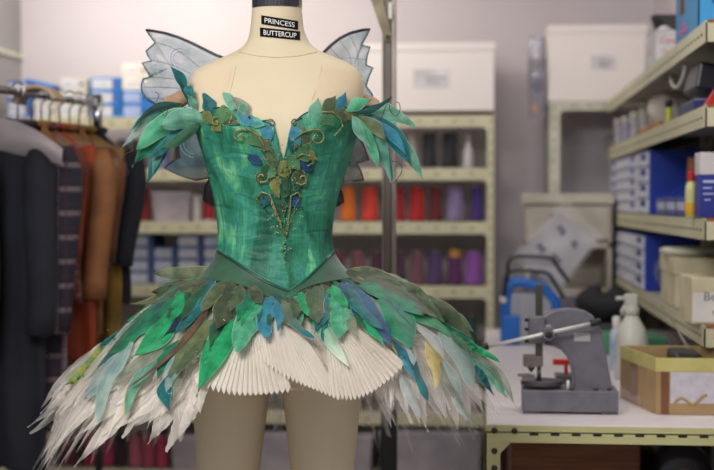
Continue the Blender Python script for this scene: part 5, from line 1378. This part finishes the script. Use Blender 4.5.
tulle = leafmat('tulle_net', (238, 232, 226), (226, 220, 214), (246, 242, 238), alpha=.24, crinkle=.1, rough=.8, ew=2)
tulle2 = leafmat('tulle_net_dense', (238, 232, 224), (228, 220, 212), (246, 242, 238), alpha=.5, crinkle=.1, rough=.8, ew=2)
def tulle_layer(s0, s1, dz, folds, amp, seed, m, spikes, phirange=(-180, 180), jag=.1, nu=300):
    rn = random.Random(seed); g = G(); ph = rn.uniform(0, 6); nv = 14
    jit = [rn.uniform(-1, 1) for _ in range(nu + 1)]; jit[-1] = jit[0]
    full = phirange[1] - phirange[0] >= 359
    def f(u, v):
        d = phirange[0] + (phirange[1] - phirange[0]) * u; a = math.radians(d)
        sp = abs(((u * spikes + ph) % 1) * 2 - 1)
        idx = int(round(u * nu)) % (nu)
        e = s1 * (1 - jag * .6 + jag * sp + jag * .35 * jit[idx])
        s = s0 + (e - s0) * v
        fr_ = max(0, 1 - abs(((d + 180) % 360) - 180) / 62.0) ** .6 if abs(((d + 180) % 360) - 180) < 62 else 0
        dd_ = ((d + 180) % 360) - 180; s *= (1 - .20 * fr_) * (1 - .15 * math.exp(-((dd_ - 80) / 38) ** 2) - .05 * math.exp(-((dd_ + 80) / 38) ** 2)); s += .22 * fr_ * (1 - v) ** 2; P = skirtP(a, s, dz * (1 - fr_)); R_ = amp * v * (math.sin(folds * u * 2 * math.pi + ph) + .5 * math.sin(folds * 2.3 * u * 2 * math.pi))
        return (P[0], P[1], P[2] + R_)
    g.grid(nu, nv, f, closed=full); g.build('tulle_layer', m, dress, smooth=True, recalc=False)
tulle_layer(.12, .98, -.035, 40, .010, 1, tulle, 110, jag=.14)
tulle_layer(.12, 1.03, -.055, 34, .012, 2, tulle, 90, jag=.22)
tulle_layer(.12, .94, -.075, 30, .012, 3, tulle, 80, jag=.26)
tulle_layer(.12, .90, -.018, 46, .008, 4, tulle2, 96, jag=.14)

def wash(t):   # long petal that stays wide then frays to a point
    return min(1, (t / .25) ** .6) * (1 - max(0, (t - .55) / .45) ** 1.25)
def ptl(b_, t_, w_, m_, be=0, l0=.0, l1=.004, rag=.04, **k): leaf('tulle_petal', b_, t_, w_, LM[m_], SY, (l0 - .034, l1 - .014), be, .12, 0, .003, 22, 7, prof=wash, ragged=rag, seed=int(t_[0] * 31 + t_[1]), **k)
TP = [((150, 330), (30, 434), 26), ((158, 338), (40, 414), 22), ((150, 345), (49, 456), 22), ((160, 345), (62, 440), 24), ((165, 350), (74, 467), 20), ((170, 352), (92, 452), 22), ((128, 335), (44, 420), 24),
      ((176, 356), (101, 436), 22), ((184, 360), (122, 438), 24), ((186, 356), (134, 424), 20), ((192, 364), (148, 444), 22), ((196, 368), (166, 452), 20), ((200, 372), (180, 442), 20), ((204, 376), (192, 420), 18),
      ((120, 350), (66, 410), 22), ((140, 340), (80, 402), 24), ((108, 352), (52, 432), 16), ((176, 350), (112, 420), 20), ((118, 345), (58, 400), 20),
      ((170, 345), (120, 400), 22), ((156, 350), (88, 430), 18), ((200, 366), (158, 430), 18), ((205, 372), (200, 412), 16)]
for k, (b_, t_, w_) in enumerate(TP):
    ptl(b_, t_, w_ * .8, 'whit' if k % 3 else 'whi2', LR.uniform(-.05, .08))
    j1, j2 = LR.uniform(-9, 9), LR.uniform(-16, 4)
    if t_[0] < 205: ptl((b_[0] + j1, b_[1] + 6), (t_[0] + j1 + 6, t_[1] + j2), w_ * .42, 'whit' if k % 2 else 'whi2', LR.uniform(-.1, .1), .012, .014)
TPR = [((380, 345), (392, 412), 22), ((395, 350), (412, 424), 20), ((372, 350), (384, 405), 18), ((405, 350), (428, 432), 20), ((415, 345), (444, 424), 20), ((425, 345), (458, 430), 20), ((430, 340), (472, 428), 18), ((440, 345), (484, 414), 18),
       ((450, 345), (498, 416), 18), ((460, 350), (516, 408), 14), ((455, 340), (508, 398), 16), ((366, 345), (372, 396), 18), ((420, 340), (450, 410), 22), ((390, 340), (420, 400), 20)]
for k, (b_, t_, w_) in enumerate(TPR):
    ptl(b_, t_, w_ * .7, 'whi2', LR.uniform(-.08, .05)); j1 = LR.uniform(-9, 9)
    ptl((b_[0] + j1, b_[1]), (t_[0] + j1, t_[1] - LR.uniform(2, 16)), w_ * .4, 'whit' if k % 3 == 0 else 'whi2', LR.uniform(-.1, .05), .012, .014)

# pleated cream ruffle fans
pleat = mat('pleated_organza', (248, 242, 234), .6, col2=(240, 232, 222), nscale=6, transl=.35, alpha=.95)
def fan(top0, top1, hem0, hem1, bulge, n, lift, amp=.0045, skew=0, zz_=5, nv=12, tdepth=0):
    g = G(); per = 6; nu = n * per + 1
    def f(u, v):
        k = u * n; tri = abs((k % 1) * 2 - 1)
        tx = lerp(top0[0], top1[0], u); ty = lerp(top0[1], top1[1], u)
        hx = lerp(hem0[0], hem1[0], u); hy = lerp(hem0[1], hem1[1], u) + bulge * math.sin(math.pi * u) + zz_ * (tri * 2 - 1) * (.7 + .3 * math.sin(7 * u))
        px = lerp(tx, hx, v ** .95) + .9 * math.sin(k * 2 * math.pi) * v; py = lerp(ty, hy, v) - 2 * math.sin(math.pi * v)
        Y = SY(px, py) - lift - amp * v * (tri - .5) * 2 - tdepth * v
        return W(px, py, Y)
    g.grid(nu, nv, f); g.build('pleated_ruffle', pleat, dress, smooth=False, recalc=False, label='cream pleated organza ruffle')
fan((240, 330), (258, 318), (192, 378), (293, 388), 10, 19, .006)
fan((256, 304), (300, 330), (264, 360), (342, 398), 4, 19, .016)
fan((324, 314), (338, 318), (330, 393), (405, 362), 15, 18, .022)
fan((345, 320), (366, 322), (385, 378), (412, 362), 4, 7, .004)
fan((244, 325), (300, 318), (218, 354), (318, 376), 4, 19, .001)

# leaves read from the photograph
SKL = [
 # left group (base, tip, width, colour, bend, lobes, lift)
 ((214, 270), (152, 273), 15, 'olsh', -.03, 0, .004), ((212, 273), (130, 304), 20, 'olsh', -.10, 0, .004), ((208, 278), (150, 292), 18, 'dkol', -.08, 0, .005),
 ((168, 300), (100, 345), 18, 'teal', -.07, 0, .002), ((176, 298), (112, 338), 20, 'emer', -.08, 0, .004), ((185, 293), (126, 322), 18, 'emer', -.06, 0, .006),
 ((128, 328), (98, 366), 15, 'teal', -.08, 0, .004), ((104, 344), (63, 386), 16, 'grye', -.10, 0, .004), ((150, 312), (106, 356), 14, 'emer', -.05, 0, .007),
 ((182, 292), (131, 358), 24, 'brig', -.10, 0, .010), ((190, 292), (163, 328), 17, 'moss', .05, 0, .012), ((196, 292), (149, 350), 11, 'dteal', -.05, 0, .009),
 ((205, 286), (161, 338), 13, 'navy', -.06, 0, .010), ((212, 279), (174, 334), 14, 'teal', -.06, 0, .014), ((206, 284), (180, 322), 10, 'moss', .03, 0, .016), ((216, 280), (182, 318), 9, 'cyan', -.08, 0, .018),
 ((222, 283), (128, 388), 5.5, 'brwn', -.07, 0, .020), ((206, 318), (186, 356), 18, 'olsh', .05, 2, .012), ((218, 318), (168, 376), 22, 'olsh', .06, 0, .013), ((206, 340), (176, 374), 14, 'oliv', .05, 0, .015),
 ((180, 340), (157, 381), 13, 'emer', .10, 0, .011), ((196, 342), (161, 382), 8, 'paqa', .08, 0, .016), ((172, 372), (171, 413), 14, 'teal', .18, 0, .012), ((182, 366), (166, 392), 10, 'paqa', .12, 0, .010),
 ((132, 342), (98, 424), 18, 'paqa', .10, 0, .006), ((126, 340), (88, 398), 22, 'paqa', -.04, 0, .004), ((150, 368), (124, 420), 9, 'yell', .12, 0, .008), ((156, 362), (126, 416), 13, 'seaf', .12, 0, .009), ((164, 350), (112, 384), 12, 'lace', .05, 0, .007),
 ((120, 350), (78, 402), 10, 'pgry', .0, 0, .004), ((186, 360), (174, 400), 12, 'lace', .1, 0, .006),
 ((240, 300), (209, 350), 20, 'moss', .06, 0, .018), ((250, 300), (196, 397), 25, 'brig', .05, 0, .020), ((258, 292), (236, 322), 20, 'emer', .02, 0, .022), ((262, 296), (241, 326), 22, 'brig', .05, 0, .020),
 ((232, 280), (217, 328), 30, 'dkol', -.06, 3, .028), ((243, 284), (230, 312), 16, 'oliv', .04, 0, .026), ((226, 282), (200, 312), 14, 'olsh', .03, 0, .022), ((250, 286), (262, 304), 14, 'dkol', 0, 0, .024),
 ((264, 305), (236, 352), 28, 'mint', .10, 0, .026), ((272, 296), (266, 338), 24, 'cyan', .10, 3, .032), ((266, 300), (258, 322), 12, 'teal', 0, 0, .026), ((276, 300), (278, 332), 12, 'cyan', -.06, 2, .030),
 ((282, 300), (314, 338), 14, 'oltl', .12, 2, .032), ((292, 298), (298, 318), 14, 'oliv', .0, 0, .026), ((298, 300), (292, 322), 10, 'teal', .0, 0, .022),
 ((304, 296), (350, 368), 15, 'mtwh', .03, 0, .030), ((316, 286), (318, 324), 24, 'oliv', .06, 3, .036), ((326, 292), (314, 334), 14, 'teal', -.05, 0, .028), ((300, 292), (308, 316), 10, 'brig', .0, 0, .026),
 ((338, 292), (338, 338), 30, 'mint', -.06, 3, .034), ((326, 300), (322, 340), 12, 'teal', 0, 0, .026), ((332, 286), (348, 306), 12, 'brig', .05, 0, .03),
 ((340, 284), (392, 344), 26, 'blue', -.02, 0, .030), ((346, 288), (384, 330), 14, 'teal', .06, 2, .034), ((358, 308), (384, 346), 16, 'brig', -.04, 0, .036), ((352, 300), (366, 330), 12, 'moss', .0, 0, .026), ((350, 316), (398, 356), 8, 'yell', -.14, 0, .024), ((352, 312), (356, 338), 10, 'lace', .1, 0, .03),
 ((380, 298), (413, 353), 28, 'emer', -.08, 0, .024), ((360, 284), (425, 316), 16, 'emer', -.04, 0, .028), ((372, 290), (410, 324), 12, 'teal', -.05, 0, .022), ((398, 350), (428, 402), 15, 'teal', -.06, 2, .016), ((392, 340), (416, 382), 12, 'cyan', -.05, 0, .012), ((404, 340), (414, 366), 9, 'pgry', -.1, 0, .02),
 ((346, 272), (416, 296), 20, 'dkol', -.06, 0, .022), ((352, 270), (440, 320), 20, 'olsh', -.08, 0, .020), ((366, 278), (432, 318), 16, 'dkol', -.10, 0, .026), ((384, 280), (444, 322), 14, 'oliv', -.10, 0, .024),
 ((404, 292), (474, 340), 18, 'dkol', -.08, 0, .014), ((400, 305), (452, 336), 16, 'brig', -.06, 0, .018), ((420, 312), (478, 350), 18, 'emer', -.06, 0, .014), ((430, 308), (476, 334), 12, 'oliv', -.07, 0, .012),
 ((410, 322), (446, 362), 10, 'pgry', -.10, 0, .016), ((426, 340), (436, 388), 15, 'yell', -.10, 0, .008), ((416, 312), (508, 394), 6, 'lace', -.07, 0, .016), ((440, 330), (472, 390), 22, 'paqa', -.10, 0, .010), ((426, 336), (478, 428), 9, 'lace', .04, 0, .010),
 ((452, 338), (486, 356), 10, 'brig', -.05, 0, .014), ((462, 346), (500, 362), 8, 'brig', -.06, 0, .012), ((458, 344), (506, 398), 15, 'seaf', -.08, 0, .008), ((462, 358), (494, 396), 10, 'teal', -.05, 0, .006), ((438, 352), (462, 410), 12, 'paqa', -.05, 0, .006), ((470, 352), (514, 404), 9, 'lace', -.12, 0, .006), ((448, 372), (470, 424), 9, 'pgry', .05, 0, .006),
 ((400, 372), (420, 418), 12, 'pgry', 0, 0, .004),
 ((246, 290), (246, 318), 16, 'moss', 0, 0, .020), ((258, 294), (254, 320), 14, 'dkol', 0, 0, .020), ((272, 298), (268, 324), 14, 'moss', 0, 0, .022), ((284, 300), (286, 326), 14, 'oliv', 0, 0, .022), ((296, 296), (300, 326), 13, 'seaf', 0, 0, .020), ((308, 290), (310, 322), 14, 'moss', 0, 0, .022), ((320, 286), (330, 326), 14, 'oliv', 0, 0, .020),
]
for k, (b_, t_, w_, m_, be, lo, li) in enumerate(SKL):
    leaf('skirt_leaf', b_, t_, w_, LM[m_], SY, (li * .8 + .004 + .0016 * (k % 5), li * 1.25 + .006 + .0022 * (k % 5)), be, .5, lo, .0018, 20, 7, seed=100 + k, peak=.45 if w_ > 12 else .5)
# the sides' far half and the back, laid straight on the skirt
rn = random.Random(77); g = G()
def back_leaf(g, phi, s0, s1, wd, li):
    ph = rn.uniform(0, 6)
    def f(u, v):
        q = (v - .5) * 2; w_ = wd * math.sin(math.pi * u ** .8) ** .8 if 0 < u < 1 else 0
        P = skirtP(phi + q * w_ + .03 * math.sin(5 * u + ph), lerp(s0, s1, u)); return (P[0], P[1], P[2] + li * u + .003 * math.sin(9 * u + ph) - .004 * q * q)
    g.grid(12, 5, f)
names = ['emer', 'moss', 'dkol', 'teal', 'oliv', 'brig', 'mint']
g = G()
for k in range(60):
    phi = math.radians(rn.uniform(96, 264)); s0 = rn.choice((.02, .15, .3)); g.cur = rn.randrange(len(names)); back_leaf(g, phi, s0, s0 + rn.uniform(.3, .5), rn.uniform(.09, .14), rn.uniform(.012, .03))
for k in range(46):
    phi = math.radians(-98 + 196 * (k + rn.random()) / 46); fr_ = max(0, 1 - abs(math.degrees(phi)) / 50); s0 = rn.uniform(-.02, .12); g.cur = rn.choice((1, 2, 2, 3, 4, 0, 5))
    back_leaf(g, phi, s0, s0 + rn.uniform(.30, .44) * (1 - .25 * fr_), rn.uniform(.07, .11) * (1 + fr_), -.004)
g.build('under_leaves', [LM[n] for n in names], dress, smooth=True, recalc=False, kind='stuff')
# sparkles
g = G()
for a, b_ in ((232, 293), (224, 320), (231, 305), (320, 292), (339, 322), (319, 310), (192, 384), (186, 372), (181, 388), (176, 400), (210, 356), (199, 392), (110, 402), (108, 330), (140, 322), (372, 352), (446, 352), (468, 364), (430, 300), (440, 330), (290, 305), (164, 340), (402, 330), (352, 300)):
    g.sphere(W(a, b_, SY(a, b_) - .045), .0014, 6, 4)
for k in range(46):
    f = rn.random(); a = 200 - 30 * f + rn.gauss(0, 2.5); b_ = 355 + 40 * f + rn.gauss(0, 3)
    g.sphere(W(a, b_, SY(a, b_) - .028), rn.choice((.0009, .0013)), 6, 4)
g.build('sequins', mat('silver_sequins', (225, 232, 232), .12, .8), dress, smooth=True, kind='stuff', label='silver sequins scattered on the skirt leaves')

# ------------------------------------------------------------------ wings
wings = thing('fairy_wings', 'pale sheer fairy wings with dark wired edges behind the dress form', 'wings', (TC[10], MY + .14, 1.35))
WYY = MY + .16
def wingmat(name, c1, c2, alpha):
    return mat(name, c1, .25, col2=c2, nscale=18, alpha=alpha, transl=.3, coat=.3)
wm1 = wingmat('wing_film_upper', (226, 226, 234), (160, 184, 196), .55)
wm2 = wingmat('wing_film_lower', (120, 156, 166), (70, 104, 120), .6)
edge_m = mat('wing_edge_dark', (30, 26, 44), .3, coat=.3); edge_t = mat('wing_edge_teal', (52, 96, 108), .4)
def wing(out, name, m, edges, y=WYY):
    cx = sum(p[0] for p in out) / len(out); cy = sum(p[1] for p in out) / len(out)
    n = len(out); g = G(); K = 7
    def yy(px, py): return y + .00035 * abs(px - 276) + .003 * math.sin(px * .23) * math.sin(py * .19)
    vs = [W(cx, cy, yy(cx, cy))]
    for k in range(1, K + 1):
        for p in out:
            a = cx + (p[0] - cx) * k / K; b_ = cy + (p[1] - cy) * k / K; vs.append(W(a, b_, yy(a, b_)))
    fs = [(0, 1 + i, 1 + (i + 1) % n) for i in range(n)]
    for k in range(K - 1):
        fs += [(1 + k * n + i, 1 + (k + 1) * n + i, 1 + (k + 1) * n + (i + 1) % n, 1 + k * n + (i + 1) % n) for i in range(n)]
    g.add(vs, fs); o = g.build(name, m, wings, smooth=True, solid=.0006)
    for seg, r_, em in edges:
        G().tube([W(a, b_, yy(a, b_) - .001) for a, b_ in seg], r_, 8).build('wing_wire', em, wings, smooth=True)
    return yy
UL = [(146, 30), (154, 31), (165, 33), (178, 37), (192, 43), (206, 50), (216, 55), (235, 62), (255, 90), (240, 110), (200, 112), (172, 108), (156, 104), (146, 98), (142, 92), (141, 86), (143, 79), (150, 77), (147, 71), (142, 63), (151, 61), (148, 56), (146, 51), (155, 43), (151, 37)]
yy = wing(UL, 'upper_wing', wm1, [(UL[0:8], .0032, edge_m), (UL[12:] + UL[:1], .0019, edge_t)])
for s in ([(200, 88), (180, 80), (150, 77)], [(205, 92), (176, 88), (143, 87)], [(196, 100), (170, 99), (146, 98)], [(150, 60), (175, 66), (205, 82)], [(156, 42), (180, 52), (210, 76)]):
    G().tube([W(a, b_, yy(a, b_) - .001) for a, b_ in smoothline(s)], .0006, 6).build('wing_vein', edge_t, wings)
for r_ in (9.5, 6.5):
    G().tube([W(180 + r_ * math.cos(a), 58 + r_ * math.sin(a), yy(180, 58) - .0015) for a in np.linspace(0, 2 * math.pi, 30)], .0007, 6).build('wing_ring', mat('wing_ring_blue', (120, 150, 176), .4), wings)
for a in np.linspace(0, 2 * math.pi, 13)[:-1]:
    pass
UR = [(370, 29), (362, 30), (350, 33), (340, 38), (331, 45), (323, 53), (310, 62), (300, 90), (320, 110), (350, 116), (372, 112), (374, 102), (372, 94), (366, 86), (369, 76), (373, 68), (366, 65), (367, 56), (370, 47), (361, 45), (366, 37)]
yy = wing(UR, 'upper_wing', wm1, [(UR[0:7], .0032, edge_m), (UR[10:] + UR[:1], .0019, edge_t)])
for s in ([(330, 48), (340, 60), (345, 80)], [(340, 41), (350, 56), (352, 80)], [(350, 36), (358, 55), (358, 80)], [(330, 60), (350, 58), (367, 60)]):
    G().tube([W(a, b_, yy(a, b_) - .001) for a, b_ in smoothline(s)], .0005, 6).build('wing_vein', edge_t, wings)
LL_ = [(215, 125), (200, 128), (186, 132), (180, 140), (178, 150), (180, 157), (170, 163), (164, 168), (172, 172), (184, 177), (196, 180), (208, 178), (216, 172), (226, 150), (226, 130)]
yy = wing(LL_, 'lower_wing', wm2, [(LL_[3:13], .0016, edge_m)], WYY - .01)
for r_ in (15, 11.5):
    G().tube([W(195 + r_ * math.cos(a), 142 + r_ * 1.05 * math.sin(a), yy(190, 142) - .0015) for a in np.linspace(.6, 4.2, 24)], .0011, 6).build('wing_scroll', mat('wing_scroll_pale', (160, 190, 200), .4), wings)
LL2 = [(226, 160), (212, 174), (205, 186), (203, 200), (210, 206), (220, 205), (230, 190)]
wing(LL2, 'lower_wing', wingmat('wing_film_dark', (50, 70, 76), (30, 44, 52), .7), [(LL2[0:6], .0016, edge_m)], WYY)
LRW = [(350, 125), (360, 132), (366, 146), (368, 158), (358, 162), (364, 172), (362, 180), (350, 180), (340, 178), (330, 160), (336, 130)]
LRW = [(346, 122), (358, 132), (364, 146), (369, 160), (357, 163), (361, 171), (364, 180), (352, 181), (338, 182), (330, 160), (334, 130)]
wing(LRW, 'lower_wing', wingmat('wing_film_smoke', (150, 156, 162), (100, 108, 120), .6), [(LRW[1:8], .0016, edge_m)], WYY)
LR2 = [(338, 182), (342, 192), (344, 202), (338, 206), (330, 206), (322, 190), (328, 176)]
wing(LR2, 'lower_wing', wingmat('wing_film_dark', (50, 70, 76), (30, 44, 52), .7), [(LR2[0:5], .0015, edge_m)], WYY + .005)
G().box(HC - .05, HC + .05, MY + .12, WYY + .02, 1.33, 1.5).build('wing_harness', mat('nude_elastic', (200, 170, 140), .8), wings, bevel=.01)
